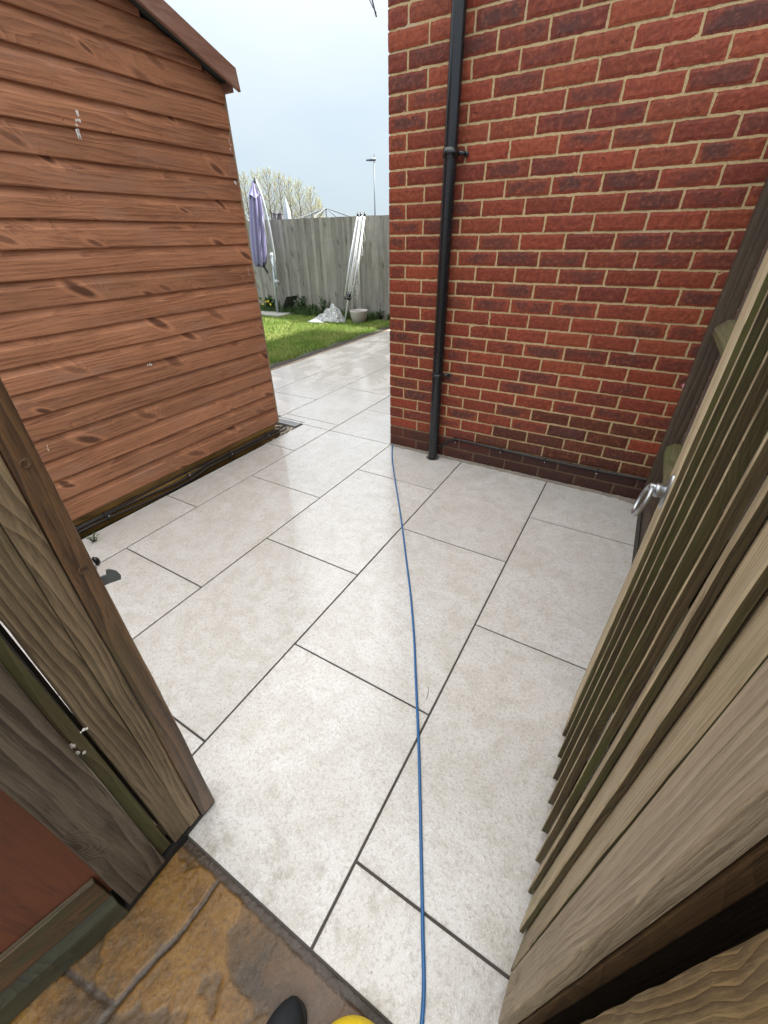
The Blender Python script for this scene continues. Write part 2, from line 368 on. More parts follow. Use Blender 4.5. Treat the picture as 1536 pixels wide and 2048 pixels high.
# ------------------------------------------------------------------ house: real bricks in mortar
def m_brick():
    t = NT('brick'); g = t.attr('gco'); a = t.n('Attribute'); a.attribute_name = 'bcol'; base = a.outputs['Color']; dk = a.outputs['Alpha']; lu = t.attr('tint', 'Fac')
    o = t.obj()
    n1 = t.noise(g, 9, 5, .65, .4); n2 = t.noise(g, 60, 5, .7); n3 = t.noise(t.map(g, (1, 1, 3)), 26, 4, .6)
    core = t.ramp(t.math('ADD', t.math('MULTIPLY', lu, .55), t.math('MULTIPLY', t.math('SUBTRACT', n1, .35), 1.9)), .35, .95)
    c = t.mix(t.math('MULTIPLY', core, dk), base, (.080, .028, .024))
    c = t.mix(t.math('MULTIPLY', t.ramp(n2, .46, .68), .5), c, (.075, .020, .011))
    c = t.mix(t.math('MULTIPLY', t.ramp(n2, .5, .32), .35), c, (.40, .13, .06))
    cr_ = t.ramp(n3, .66, .72)
    c = t.mix(t.math('MULTIPLY', cr_, .6), c, (.05, .016, .012))
    effl = t.ramp(t.noise(o, 3.3, 7, .75), .64, .78); c = t.mix(t.math('MULTIPLY', effl, .22), c, (.5, .4, .33))
    z = t.sep(o)[2]
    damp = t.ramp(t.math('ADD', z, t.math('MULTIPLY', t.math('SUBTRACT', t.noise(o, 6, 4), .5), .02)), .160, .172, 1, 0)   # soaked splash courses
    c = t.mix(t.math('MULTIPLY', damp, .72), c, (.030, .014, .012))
    h = t.math('ADD', t.math('MULTIPLY', n2, .5), t.math('SUBTRACT', t.math('MULTIPLY', n1, .4), t.math('MULTIPLY', cr_, .8)))
    return t.done(c, .62, t.bump(h, .8, .004), .35)
def m_mortar():
    t = NT('mortar'); o = t.obj(); n = t.noise(o, 110, 5, .7); n2 = t.noise(o, 4, 5, .6)
    c = t.cr(n, [(.3, (.37, .265, .13)), (.7, (.62, .47, .27))]); c = t.mix(t.math('MULTIPLY', t.ramp(n2, .55, .75), .5), c, (.55, .48, .40))
    z = t.sep(o)[2]; damp = t.ramp(z, .155, .168, 1, 0); c = t.mix(t.math('MULTIPLY', damp, .85), c, (.055, .036, .028))
    low = t.ramp(z, .5, .2, 0, .3); c = t.mix(low, c, (.16, .11, .07))
    return t.done(c, .9, t.bump(n, .8, .003), .2)
BRICK, MORTAR = m_brick(), m_mortar()
house = thing('house', 'red brick house wall with buff mortar filling the upper right', 'house', (3, 2.5, 0))
HX, HY, HZ = 5.0, 6.0, 4.9
reds = [(.235, .041, .018), (.20, .034, .016), (.25, .050, .020), (.175, .030, .016), (.22, .039, .018)]
def brick_wall(n_, fine_len):
    mb = MB()
    z0 = .0838
    length = HX if n_ == 'front' else HY
    for k in range(-1, int((HZ - z0) / .075)):
        zb = z0 + k * .075 + .005; zt = zb + .065
        first = .1025 if k % 2 == 0 else .215
        if n_ == 'side': first = .215 if k % 2 == 0 else .1025
        x = 0.0; w = first
        while x < length - .02:
            x1 = min(x + w, length)
            dkp = .42 if k > 2 else .6
            dk = random.choice([0, .15]) if random.random() > dkp else random.uniform(.55, 1)
            c = random.choice(reds); v = random.uniform(.85, 1.15); c = tuple(q * v for q in c)
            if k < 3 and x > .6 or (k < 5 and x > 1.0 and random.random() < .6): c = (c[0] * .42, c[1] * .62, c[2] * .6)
            y = -.003 + random.uniform(-.0012, .0012)
            fine = n_ == 'front' and x < fine_len and zb < 3.3
            off = (random.uniform(0, 50), random.uniform(0, 50), random.uniform(0, 50))
            if fine:
                nx, nzv = (12 if w > .15 else 6), 5; vs = []; ts = []
                for j in range(nzv + 1):
                    for i in range(nx + 1):
                        u, q = i / nx, j / nzv; px = x + (x1 - x) * u; pz = zb + (zt - zb) * q
                        e = 0.0
                        if i in (0, nx): px += random.gauss(0, .0009); e = .0022
                        if j in (0, nzv): pz += random.gauss(0, .0009); e = .0022
                        if x == 0 and i == 0: px = -.003 + random.uniform(-.0008, .0008)
                        vs.append((px, y + e + random.gauss(0, .0003), pz)); ts.append(min(4 * u * (1 - u), 1) ** .5 * min(4 * q * (1 - q), 1) ** .5)
                fs = [[j * (nx + 1) + i, j * (nx + 1) + i + 1, (j + 1) * (nx + 1) + i + 1, (j + 1) * (nx + 1) + i] for j in range(nzv) for i in range(nx)]
                ring = list(range(nx + 1)) + [(j + 1) * (nx + 1) - 1 for j in range(1, nzv + 1)] + [nzv * (nx + 1) + i for i in range(nx - 1, -1, -1)] + [j * (nx + 1) for j in range(nzv - 1, 0, -1)]
                b = len(vs); vs += [(vs[r][0], .02, vs[r][2]) for r in ring]; ts += [0] * len(ring); nr = len(ring)
                fs += [[ring[i], b + i, b + (i + 1) % nr, ring[(i + 1) % nr]] for i in range(nr)]
                st = len(mb.v); mb.add(vs, fs, grain='x', col=(*c, dk), off=off)
                mb.t[st:] = ts
            else:
                p = [(x, y, zb), (x1, y, zb), (x1, .02, zb), (x, .02, zb), (x, y, zt), (x1, y, zt), (x1, .02, zt), (x, .02, zt)]
                if n_ == 'side':
                    if x == 0: x_ = .0205
                    else: x_ = x
                    p = [(y, x1, zb), (y, x_, zb), (.02, x_, zb), (.02, x1, zb), (y, x1, zt), (y, x_, zt), (.02, x_, zt), (.02, x1, zt)]
                mb.hexa(p, grain='x', col=(*c, dk), tint=.5, off=off)
            x = x1 + .010; w = .215
    return mb
fw = brick_wall('front', 2.0).build('front_wall', BRICK, house, fix=False)
sw = brick_wall('side', 0).build('side_wall', BRICK, house, fix=False)
mb = MB(); mb.box((.0015, .0005, -.08), (HX, .05, HZ)); mb.box((.0005, .0505, -.08), (.05, HY, HZ)); mb.box((HX - .25, .051, -.08), (HX, HY, HZ)); mb.box((.051, HY - .25, -.08), (HX - .251, HY, HZ))
mb.build('mortar', MORTAR, house)
mb = MB(); rf = MB()
mb.box((-.35, -.30, HZ), (HX + .3, HY + .3, HZ + .03)); mb.box((-.37, -.32, HZ + .031), (HX + .32, HY + .32, HZ + .2))
mb.build('soffit', plain('white_upvc', (.75, .75, .74), .4), house)
rf.add([(-.4, -.35, HZ + .2), (HX + .35, -.35, HZ + .2), (HX + .35, HY + .35, HZ + .2), (-.4, HY + .35, HZ + .2), (1.6, HY / 2, HZ + 1.9), (HX - 1.6, HY / 2, HZ + 1.9)],
       [(0, 1, 5, 4), (1, 2, 5), (2, 3, 4, 5), (3, 0, 4), (3, 2, 1, 0)])
rf.build('roof', plain('roof_tile', (.12, .10, .09), .8, ns=12), house)
# crumbly mortar fillet where the paving meets the wall
mb = MB(); xs = np.linspace(0.0, 1.76, 120)
vs = []
for x in xs:
    d = -.014 - .010 * abs(math.sin(x * 17) * math.sin(x * 41)) - random.uniform(0, .006)
    if x > 1.6: d -= (x - 1.6) * .30
    vs += [(x, d, .0015), (x, -.003, .010 + random.uniform(0, .006)), (x, -.003, -.03), (x, d, -.03)]
fs = []
for i in range(len(xs) - 1):
    for j in range(4): fs.append([i * 4 + j, i * 4 + (j + 1) % 4, (i + 1) * 4 + (j + 1) % 4, (i + 1) * 4 + j])
mb.add(vs, fs); mb.build('mortar_fillet', plain('fillet', (.20, .175, .145), .9, ns=80, na=.3, bump=.6, bd=.004), house)

# downpipe
BLK = plain('black_upvc', (.007, .008, .011), .26, ns=14, na=.1, bump=.05, spec=.6)
dp = thing('downpipe', 'black round plastic downpipe running down the brick wall', 'downpipe', (.385, -.052, 0))
px, py, pr = .385, -.052, .034
mb = MB(); mb.tube([(px, py, z) for z in (-.02, .6, 1.2, 1.7)], pr, 40, cap=False); mb.build('pipe', BLK, dp, smooth=True)
mb = MB(); mb.tube([(px, py, z) for z in (1.701, 3, 4.7)], pr, 40, cap=False); mb.build('upper_pipe', BLK, dp, smooth=True)
def clip(z, h, col=True):
    mb = MB()
    mb.tube([(px, py, z - h / 2), (px, py, z - h / 2 + .001), (px, py, z + h / 2 - .001), (px, py, z + h / 2)], [pr, pr + .005, pr + .005, pr], 40, cap=False)
    mb.tube([(px + pr + .002, py + .012, z), (px + pr + .026, py + .034, z - .002), (px + pr + .034, -.003, z - .004)], [.011, .009, .009], 12)
    mb.lathe([(0, .006), (.011, .006), (.013, .003), (.013, 0)], 16, Matrix.Translation((px + pr + .034, -.010, z - .004)) @ Matrix.Rotation(math.radians(90), 4, 'X'))
    mb.build('pipe_clip', BLK, dp, smooth=True)
clip(1.70, .04); clip(.60, .016); clip(3.4, .04)
mb = MB(); prf = [(.037, .001), (.050, .0016), (.052, -.004)]
mb.lathe([(.034, .0025), (.041, .0025), (.043, -.01)], 24, Matrix.Translation((px, py, 0)) @ Matrix.Diagonal((1.15, 1.1, 1, 1))); mb.build('base_collar', plain('wet_mortar_dark', (.04, .035, .03), .8), dp)

# cable along the wall foot
def smooth_pts(P, n=8):
    P = [Vector(p) for p in P]; out = []
    for i in range(len(P) - 1):
        a = P[max(i - 1, 0)]; b = P[i]; c = P[i + 1]; d = P[min(i + 2, len(P) - 1)]
        for k in range(n):
            t = k / n; out.append(.5 * ((2 * b) + (c - a) * t + (2 * a - 5 * b + 4 * c - d) * t * t + (3 * b - 3 * c + d - a) * t ** 3))
    out.append(P[-1]); return out
CABLE = plain('cable_black', (.018, .016, .018), .45, ns=50)
cb = thing('wall_cable', 'thin black cable clipped along the foot of the brick wall', 'cable', (1.0, -.012, .15))
mb = MB(); mb.tube(smooth_pts([(.41, -.022, .06), (.455, -.012, .115), (.52, -.012, .158), (.60, -.012, .163), (.8, -.012, .158), (1.0, -.012, .154), (1.25, -.012, .151), (1.5, -.012, .152), (1.735, -.012, .158)]), .0068, 10)
mb.build('cable', CABLE, cb, smooth=True)
METAL = plain('zinc', (.42, .44, .46), .34, 1.0, ns=60, na=.2)
for x, z in ((.535, .150), (.86, .148), (1.15, .144), (1.46, .143)):
    mb = MB(); mb.tube([(x, -.004, z + .016), (x, -.020, z + .016), (x, -.021, z), (x, -.012, z - .010), (x, -.004, z - .010)], .0035, 8); c_ = mb.build('clip', CABLE, cb)
    mb = MB(); mb.lathe([(0, .002), (.0035, .001), (.004, 0)], 10, Matrix.Translation((x, -.015, z - .011)) @ Matrix.Rotation(math.radians(90), 4, 'X')); mb.build('nail_head', plain('nail', (.8, .8, .8), .3, .6), c_)

# hanging wire near the house corner
mb = MB(); mb.tube([(-.366, .5, 2.415), (-.380, .5, 2.45), (-.402, .5, 2.51), (-.44, .5, 2.62), (-.46, .45, 3.4), (-.36, .3, 4.91)], .0045, 8)
mb.tube([(-.367, .5, 2.43), (-.392, .5, 2.46), (-.425, .5, 2.51), (-.49, .5, 2.62), (-.56, .5, 3.4), (-.36, .4, 4.91)], .0028, 8)
tag(mb.build('hanging_wire', plain('wire_grey', (.10, .11, .14), .4), smooth=True), 'thin dark pointed double wire hanging in the sky beside the brick corner', 'wire')

# ------------------------------------------------------------------ shed
SHX = -.93
SHED = wood('shed_stain', (.48, .225, .118), (.18, .070, .036), knot=(.105, .042, .023), pale=.5, kdens=.64, shear=3.4, streak=.8, rough=.55, ring=75, dirt=.22, bleach=(.36, .20, .14), spec=.35)
SHEDD = wood('bearer_wood', (.34, .21, .06), (.10, .058, .02), rough=.42, dirt=.6)
shed = thing('shed', 'tall reddish brown shiplap timber shed on the left', 'shed', (-2.1, -1.4, 0))
YS0, YS1, YR = -2.62, -.245, -1.43
slope = .353
def wall_top(y): return 2.045 + slope * (min(abs(y - YS1), abs(y - YS0)) + .037 if True else 0)
def shiplap(k, zb, ztop, facing, a, b, plane):
    """one shiplap board, bottom zb, cover 110.5 mm"""
    H = .1105
    prof = [(0, 0), (0, .078), (-.0012, .084), (-.005, .091), (-.0085, .098), (-.010, .106), (-.010, H + .004), (-.018, H + .004), (-.018, .0)]
    out = []
    for d, h in prof: out.append((d, zb + h))
    return out
cl = MB()
ks = [(.098, .127)] + [(.225 + .1105 * k, .1105) for k in range(0, 24)]
for zb, H in ks:
    w_ = random.uniform(-.001, .001)
    prof = [(-.0015, 0), (.0008, .004), (.0015, H * .35), (.0010, H * .655), (.0006, H * .665), (-.0040, H * .685), (-.0075, H * .76), (-.0110, H * .86), (-.0135, H * .95), (-.0140, H + .006), (-.022, H + .006), (-.022, 0.002)]
    # clip under the roof slope
    zt = zb + H
    if zb > 2.03:
        d = (zb - 2.045) / slope; ya, yb = YS0 + max(d, 0) - .05, YS1 - max(d, 0) + .04
    else: ya, yb = YS0, YS1
    if yb - ya < .05: continue
    n = len(prof)
    nseg = 26
    tint = random.uniform(.88, 1.10)
    vs = []; off = (random.uniform(0, 50), random.uniform(0, 50), random.uniform(0, 50))
    for i in range(nseg + 1):
        y = ya + (yb - ya) * i / nseg; wob = .0012 * math.sin(y * 3.1 + zb * 9) + .0008 * math.sin(y * 9 + zb * 31)
        for dx, dz in prof:
            zz = zb + dz + (wob if dz < .01 else 0); lim = 2.06 + slope * min(YS1 - y, y - YS0) + .02
            vs.append((SHX + dx + w_ * .5, y, min(zz, lim)))
    fs = [[i * n + j, i * n + (j + 1) % n, (i + 1) * n + (j + 1) % n, (i + 1) * n + j] for i in range(nseg) for j in range(n)]
    fs += [list(range(n)), [nseg * n + j for j in range(n)][::-1]]
    cl.add(vs, fs, grain='y', tint=tint, off=off)
gcl = cl
cl = MB(); c2 = MB()
for zb, H in ks:
    if zb > 2.0: break
    prof = [(0, 0), (0, H * .72), (-.004, H * .82), (-.0105, H * .92), (-.0105, H), (-.020, H), (-.020, 0)]
    cl.prism([(YS1 - .004 + d, zb + z) for d, z in prof], -3.3, SHX - .024, 'x', grain='x', tint=random.uniform(.88, 1.1))
    c2.prism([(YS0 + .004 - d, zb + z) for d, z in prof][::-1], -3.3, SHX - .024, 'x', grain='x', tint=random.uniform(.88, 1.1))
cl.build('side_cladding', SHED, shed); c2.build('side_cladding', SHED, shed)
mb = MB(); mb.box((SHX - .060, YS1 + .0005, .098), (SHX + .0015, YS1 + .0105, 2.05), grain='z'); mb.build('corner_trim', wood('trim_wood', (.40, .30, .20), (.22, .15, .09)), shed)
mb = MB(); mb.box((-3.34, YS0 + .03, .12), (SHX - .03, YS1 - .03, 2.0)); mb.build('inner_frame', SHEDD, shed)
BARGE = wood('barge_wood', (.31, .17, .12), (.19, .085, .055), rough=.6, dirt=.25, knots=.6, bleach=(.38, .26, .21))
def barge(sgn):
    mb = MB(); e = YS1 + .055 if sgn > 0 else YS0 - .055
    za = 2.040; zr = za + slope * abs(YR - e) ; x0, x1 = -.868, -.848; h = .088
    p = [(x0, e, za), (x1, e, za), (x1, YR + sgn * .001, zr), (x0, YR + sgn * .001, zr), (x0, e - sgn * .013, za + h + .004), (x1, e - sgn * .013, za + h + .004), (x1, YR + sgn * .001, zr + h), (x0, YR + sgn * .001, zr + h)]
    mb.hexa(p, grain='y'); mb.build('bargeboard', BARGE, shed, bevel=.002)
barge(1); barge(-1)
mb = MB()
for sg, ye in ((1, YS1), (-1, YS0)):
    e = ye + sg * .035; zr = 2.075 + slope * abs(YR - e)
    mb.hexa([(-3.4, e, 2.075), (-.8685, e, 2.075), (-.8685, YR, zr), (-3.4, YR, zr), (-3.4, e, 2.11), (-.8685, e, 2.11), (-.8685, YR, zr + .035), (-3.4, YR, zr + .035)], grain='x')
mb.build('roof', plain('roof_felt', (.05, .055, .05), .9, ns=90, na=.3), shed)
mb = MB(); mb.box((-3.35, YS1 + .002, 2.035), (-.872, YS1 + .022, 2.074), grain='x'); mb.build('eave_board', BARGE, shed)
# base timbers
mb = MB(); mb.box((-.985, YS0, .052), (-.948, YS1 - .02, .096), grain='y'); mb.box((-1.0, YS0, -.02), (-.925, YS1 - .015, .046), grain='y', tint=.8)
mb.build('base_timber', SHEDD, shed, bevel=.003)
mb = MB(); mb.box((-3.3, YS0 + .02, -.08), (-1.0005, YS1 - .03, .11)); mb.build('base_floor', SOIL, shed)
# bird droppings and paint chips stuck on the cladding
WHT = plain('dropping', (.72, .70, .66), .8, ns=200)
def splat(y, z, w, h, n=7, x=SHX, streaks=0):
    mb = MB()
    for q in range(n):
        cy, cz = y + random.gauss(0, w * .35), z + random.gauss(0, h * .35); r = random.uniform(.12, .35) * min(w, h); r2 = r * random.uniform(.7, 2.0 + streaks)
        k = 9; ring = [(x + .0016, cy + r * math.cos(a) * random.uniform(.7, 1.2), cz + r2 * math.sin(a) * random.uniform(.7, 1.2)) for a in [2 * math.pi * i / k for i in range(k)]]
        mb.add([(x + .003, cy, cz)] + ring, [[0, 1 + i, 1 + (i + 1) % k] for i in range(k)])
    return mb
splat(-1.165, .764, .022, .012).build('dropping', WHT, shed)
splat(-1.13, 1.80, .02, .03).build('dropping', WHT, shed); splat(-1.15, 1.765, .014, .05, 6, streaks=3).build('dropping', WHT, shed)
splat(-1.815, .512, .008, .04, 5, streaks=4).build('dropping', WHT, shed); splat(-.262, 1.81, .012, .04, 8).build('dropping', WHT, shed)
splat(-.272, 1.643, .016, .014, 6).build('dropping', WHT, shed); splat(-.29, 1.17, .006, .04, 5, streaks=4).build('dropping', WHT, shed)
NAIL = plain('nail_rust', (.06, .03, .02), .7)
mb = MB()
for zb, H in ks:
    if zb > 2.1: break
    for y in (-.265, -.72, -1.20, -1.68, -2.15):
        q = y + random.uniform(-.012, .012)
        gcl.lathe([(0, .0014), (.0022, .0008), (.0026, 0)], 8, mi=1, M=Matrix.Translation((SHX + .0005, q, zb + .022 + random.uniform(-.004, .01))) @ Matrix.Rotation(math.radians(90), 4, 'Y'))
gcl.build('gable_cladding', [SHED, NAIL], shed)

# cables clipped along the shed base
sc = thing('shed_cable', 'black cables clipped along the timber base of the shed', 'cable', (-.92, -1.1, .04))
mb = MB()
mb.tube(smooth_pts([(-.915, -2.3, .040), (-.915, -1.8, .050), (-.92, -1.45, .036), (-.91, -1.2, .030), (-.915, -.95, .052), (-.915, -.6, .046), (-.915, -.3, .044), (-.93, -.18, .04)]), .006, 10)
mb.tube(smooth_pts([(-.905, -2.3, .026), (-.905, -1.8, .034), (-.90, -1.5, .014), (-.90, -1.2, .006), (-.905, -.98, .030), (-.905, -.6, .030), (-.9, -.3, .026), (-.91, -.18, .02)]), .006, 10)
mb.tube(smooth_pts([(-.925, -2.3, .060), (-.922, -1.75, .055), (-.935, -1.2, .056), (-.925, -.8, .048), (-.922, -.3, .052)]), .0045, 10)
mb.build('cable', CABLE, sc, smooth=True)
for y in (-1.72, -1.17, -.80, -.42):
    mb = MB(); mb.tube([(-.923, y, .066), (-.900, y, .062), (-.893, y, .044), (-.895, y, .024), (-.92, y, .016)], .004, 8); c_ = mb.build('clip', CABLE, sc)
    mb = MB(); mb.lathe([(0, .002), (.004, .001), (.004, 0)], 8, Matrix.Translation((-.89, y + .01, .05)) @ Matrix.Rotation(math.radians(90), 4, 'Y')); mb.build('nail_head', bpy.data.materials['nail'], c_)

# drain cover and gravel by the shed corner
mb = MB(); mb.box((-1.17, -.055, -.02), (-.925, .030, -.001)); dc = thing('drain_cover', 'small grey rectangular drain cover by the shed corner', 'drain cover', (-1.05, -.01, 0))
mb.build('lid', plain('cover_grey', (.16, .165, .17), .3, ns=60), dc, bevel=.002)
mb = MB(); mb.box((-1.185, .031, -.02), (-.900, .041, .003)); mb.box((-1.185, -.072, -.02), (-.912, -.056, .003)); mb.box((-.924, -.055, -.02), (-.912, .030, .003)); mb.build('frame', plain('frame_steel', (.30, .30, .30), .35), dc)
mb = MB()
for i in range(420):
    x, y = random.uniform(-1.2, -.893), random.uniform(-.44, -.08); r = random.uniform(.006, .013); s3 = (random.uniform(.7, 1.3), random.uniform(.7, 1.3), random.uniform(.45, .8))
    M = Matrix.Translation((x, y, -.030 + random.uniform(0, .014))) @ Matrix.Rotation(random.uniform(0, 6.3), 4, 'Z') @ Matrix.Rotation(random.uniform(-.4, .4), 4, 'X') @ Matrix.Diagonal((*s3, 1))
    mb.lathe([(.01 * r, r), (.6 * r, .8 * r), (r, 0), (.6 * r, -.8 * r), (.01 * r, -r)], 7, M, tint=random.uniform(.5, 1.25))
def m_grav():
    t = NT('gravel_stone'); k = t.attr('tint', 'Fac'); g = t.attr('gco'); n = t.noise(g, .7, 2)
    c = t.mix(n, (.42, .33, .22), (.50, .47, .42)); return t.done(t.mix(1.0, c, t.comb(k, k, k), 'MULTIPLY'), .5)
stuff(tag(mb.build('gravel', m_grav(), smooth=True), 'pale gravel filling the gap at the shed corner', 'gravel'))
mb = MB(); mb.box((-1.25, -.46, -.07), (-.8845, -.03, -.036)); struct(mb.build('gravel_bed', SOIL))

# ------------------------------------------------------------------ left side: post, boards, stained panel
DPOST = wood('wet_post_wood', (.20, .108, .050), (.040, .021, .011), rough=.30, spec=.6, algae=(.075, .065, .022), alg_amt=.35, ring=60, bump=.9)
FB = wood('weathered_board', (.28, .205, .120), (.075, .050, .027), wav=3.0, algae=(.085, .085, .028), alg_amt=.25, ring=150, bump=.9)
FBG = wood('mossy_board', (.13, .105, .05), (.055, .045, .02), algae=(.085, .090, .026), alg_amt=.45, ring=90)
FBK = wood('knotty_board', (.15, .115, .080), (.042, .029, .019), algae=(.05, .05, .02), alg_amt=.1, ring=60, streak=1.2, bump=1.0)
def lean_board(mb, y0, y1, x0, x1, zb, zt, lean=0.0, **k):
    """vertical board; lean = y shift at 1.2 m; edges slightly uneven"""
    n = 26; vs = []; f0, f1 = random.uniform(0, 6), random.uniform(0, 6)
    l0, l1 = lean if isinstance(lean, tuple) else (lean, lean)
    for i in range(n + 1):
        z = zb + (zt - zb) * i / n; s_ = l1 * z / 1.2; s0 = l0 * z / 1.2
        a = y0 + s0 + .0011 * math.sin(z * 11 + f0) + random.gauss(0, .0003); b = y1 + s_ + .0011 * math.sin(z * 8 + f1) + random.gauss(0, .0003)
        vs += [(x0, a, z), (x1, a, z), (x1, b, z), (x0, b, z)]
    fs = [[i * 4 + j, i * 4 + (j + 1) % 4, (i + 1) * 4 + (j + 1) % 4, (i + 1) * 4 + j] for i in range(n) for j in range(4)] + [[3, 2, 1, 0], [n * 4 + j for j in range(4)]]
    mb.add(vs, fs, grain='z', **k)
lp = thing('gate_post', 'dark wet brown gate post on the left with a hooked latch keeper', 'post', (.74, -2.41, 0))
mb = MB(); lean_board(mb, -2.431, -2.386, .70, .770, .018, 1.85, (.030, .022)); mb.build('post', DPOST, lp, bevel=.0025)
for z in (1.10, .905):
    mb = MB(); mb.lathe([(0, -.0004), (.0045, .0003), (.0052, .0014), (.0068, .0012), (.0075, 0)], 18, Matrix.Translation((.7702, -2.409 + .0165 * z / 1.2 + .008, z)) @ Matrix.Rotation(math.radians(90), 4, 'Y')); mb.build('plug', DPOST, lp)
KEEP = plain('keeper_metal', (.15, .175, .185), .45, .5, ns=40)
mb = MB()
pts = [(-2.388, .872), (-2.366, .868), (-2.359, .866), (-2.355, .875), (-2.349, .871), (-2.342, .862), (-2.339, .849), (-2.342, .841), (-2.352, .844), (-2.361, .847), (-2.388, .852)]
mb.prism(pts, .757, .761, 'x'); k_ = mb.build('latch_keeper', KEEP, lp, bevel=.0008)
mb = MB(); mb.lathe([(0, .007), (.006, .006), (.009, .002), (.009, 0)], 16, Matrix.Translation((.756, -2.3640, .898)) @ Matrix.Rotation(math.radians(-90), 4, 'X')); mb.build('bolt', BLK, lp, smooth=True)

bf = thing('board_fence', 'weathered vertical fence boards with green moss beside the dark post', 'fence', (.75, -2.54, 0))
mb = MB(); lean_board(mb, -2.4655, -2.4332, .742, .767, .030, 1.82, (.024, .030)); mb.build('board', FB, bf, bevel=.0015)
mb = MB(); lean_board(mb, -2.5085, -2.4662, .735, .763, .030, 1.82, (.005, .024), tint=.85); mb.build('board', FB, bf, bevel=.0015)
mb = MB(); lean_board(mb, -2.5435, -2.5155, .733, .754, .030, 1.82, (.012, .0)); bg_ = mb.build('board', FBG, bf, bevel=.0015); bg_['label'] = 'narrow mossy green board'
mb = MB(); mb.box((.70, -2.5125, .03), (.7345, -2.506, 1.8), grain='z', tint=.2); mb.build('painted_shadow_strip', FBK, bf)  # added near-black strip that paints the shadow band beside the board edge
mb = MB()
n = 40; vs = []
for i in range(n + 1):
    z = .030 + 1.79 * i / n; wv = .017 * min(1, max(0, (z - .15) / .3)) + .003 * math.sin(z * 9)
    vs += [(.748, -2.644 + wv * .6, z), (.7735, -2.644 + wv, z), (.7735, -2.5458 + .010 * z, z), (.748, -2.5458 + .010 * z, z)]
mb.add(vs, [[i * 4 + j, i * 4 + (j + 1) % 4, (i + 1) * 4 + (j + 1) % 4, (i + 1) * 4 + j] for i in range(n) for j in range(4)] + [[3, 2, 1, 0], [n * 4 + j for j in range(4)]], grain='z')
kb = mb.build('board', FBK, bf, bevel=.002); kb['label'] = 'wide dark knotty board'
mb = MB(); 
for z in (.05, 1.5):
    mb = MB(); mb.box((.69, -2.66, z), (.7375, -2.432, z + .07), grain='y'); mb.build('rail', FB, bf)
mb = MB(); mb.box((.66, -2.655, -.03), (.762, -2.3865, .0175)); mb.box((.66, -2.655, .0176), (.740, -2.44, .034)); mb.build('under_board_shade', plain('painted_shade_black', (.010, .010, .009), .6), bf)  # added black blocks standing in for the shade under the boards
splat(-2.537, .585, .010, .012, 8, x=.7572).build('dropping', WHT, bf); splat(-2.509, .60, .016, .010, 6, x=.7632).build('dropping', WHT, bf); splat(-2.535, .545, .01, .02, 4, x=.7572).build('dropping', WHT, bf)

RED = wood('red_stained_panel', (.14, .046, .022), (.065, .026, .014), knot=(.03, .012, .008), rough=.55, ring=10, streak=.5, dirt=.4, bump=.4)
RAILB = wood('panel_rail_wood', (.12, .060, .030), (.04, .025, .014), algae=(.05, .055, .025), alg_amt=.45, rough=.4)
RAILG = wood('green_base_wood', (.055, .055, .032), (.022, .022, .013), algae=(.06, .075, .035), alg_amt=.4, rough=.35)
sp = thing('stained_fence_panel', 'dark red stained fence panel above a green base rail at bottom left', 'fence panel', (.765, -2.645, 0))
Mr = Matrix.Translation((.762, -2.648, 0)) @ Matrix.Rotation(math.radians(-14), 4, 'Z')
def rb(mb, a, b, **k): mb.box(a, b, M=Mr, **k)
mb = MB()
ys = [0, -.165, -.33, -.50, -.66, -.83, -1.0, -1.2]
for a, b in zip(ys[:-1], ys[1:]): rb(mb, (-.035, b + .0015, .10), (-.014, (a if a < 0 else .03) - .0015, 1.82), grain='z', tint=random.uniform(.85, 1.15))
mb.build('boards', RED, sp, bevel=.002)
mb = MB()
rb(mb, (-.0155, -.1665, .21), (-.0125, -.1635, 1.8), grain='z'); mb.build('seam_highlight', FB, sp)  # pale strip painting the highlight along the board seam
mb = MB(); rb(mb, (-.0125, -1.2, .105), (.0, -.003, .205), grain='y'); mb.build('rail', RAILB, sp, bevel=.002)
mb = MB()
prof = [(-.03, 0.0), (.008, 0.0), (.008, .072), (-.004, .098), (-.03, .104)]
vs = [tuple(Mr @ Vector((x, -.003, z))) for x, z in prof] + [tuple(Mr @ Vector((x, -1.2, z))) for x, z in prof]; n = 5
mb.add(vs, [[i, (i + 1) % n, n + (i + 1) % n, n + i] for i in range(n)] + [list(range(n))[::-1], list(range(n, 2 * n))], grain='y'); mb.build('base_rail', RAILG, sp, bevel=.002)

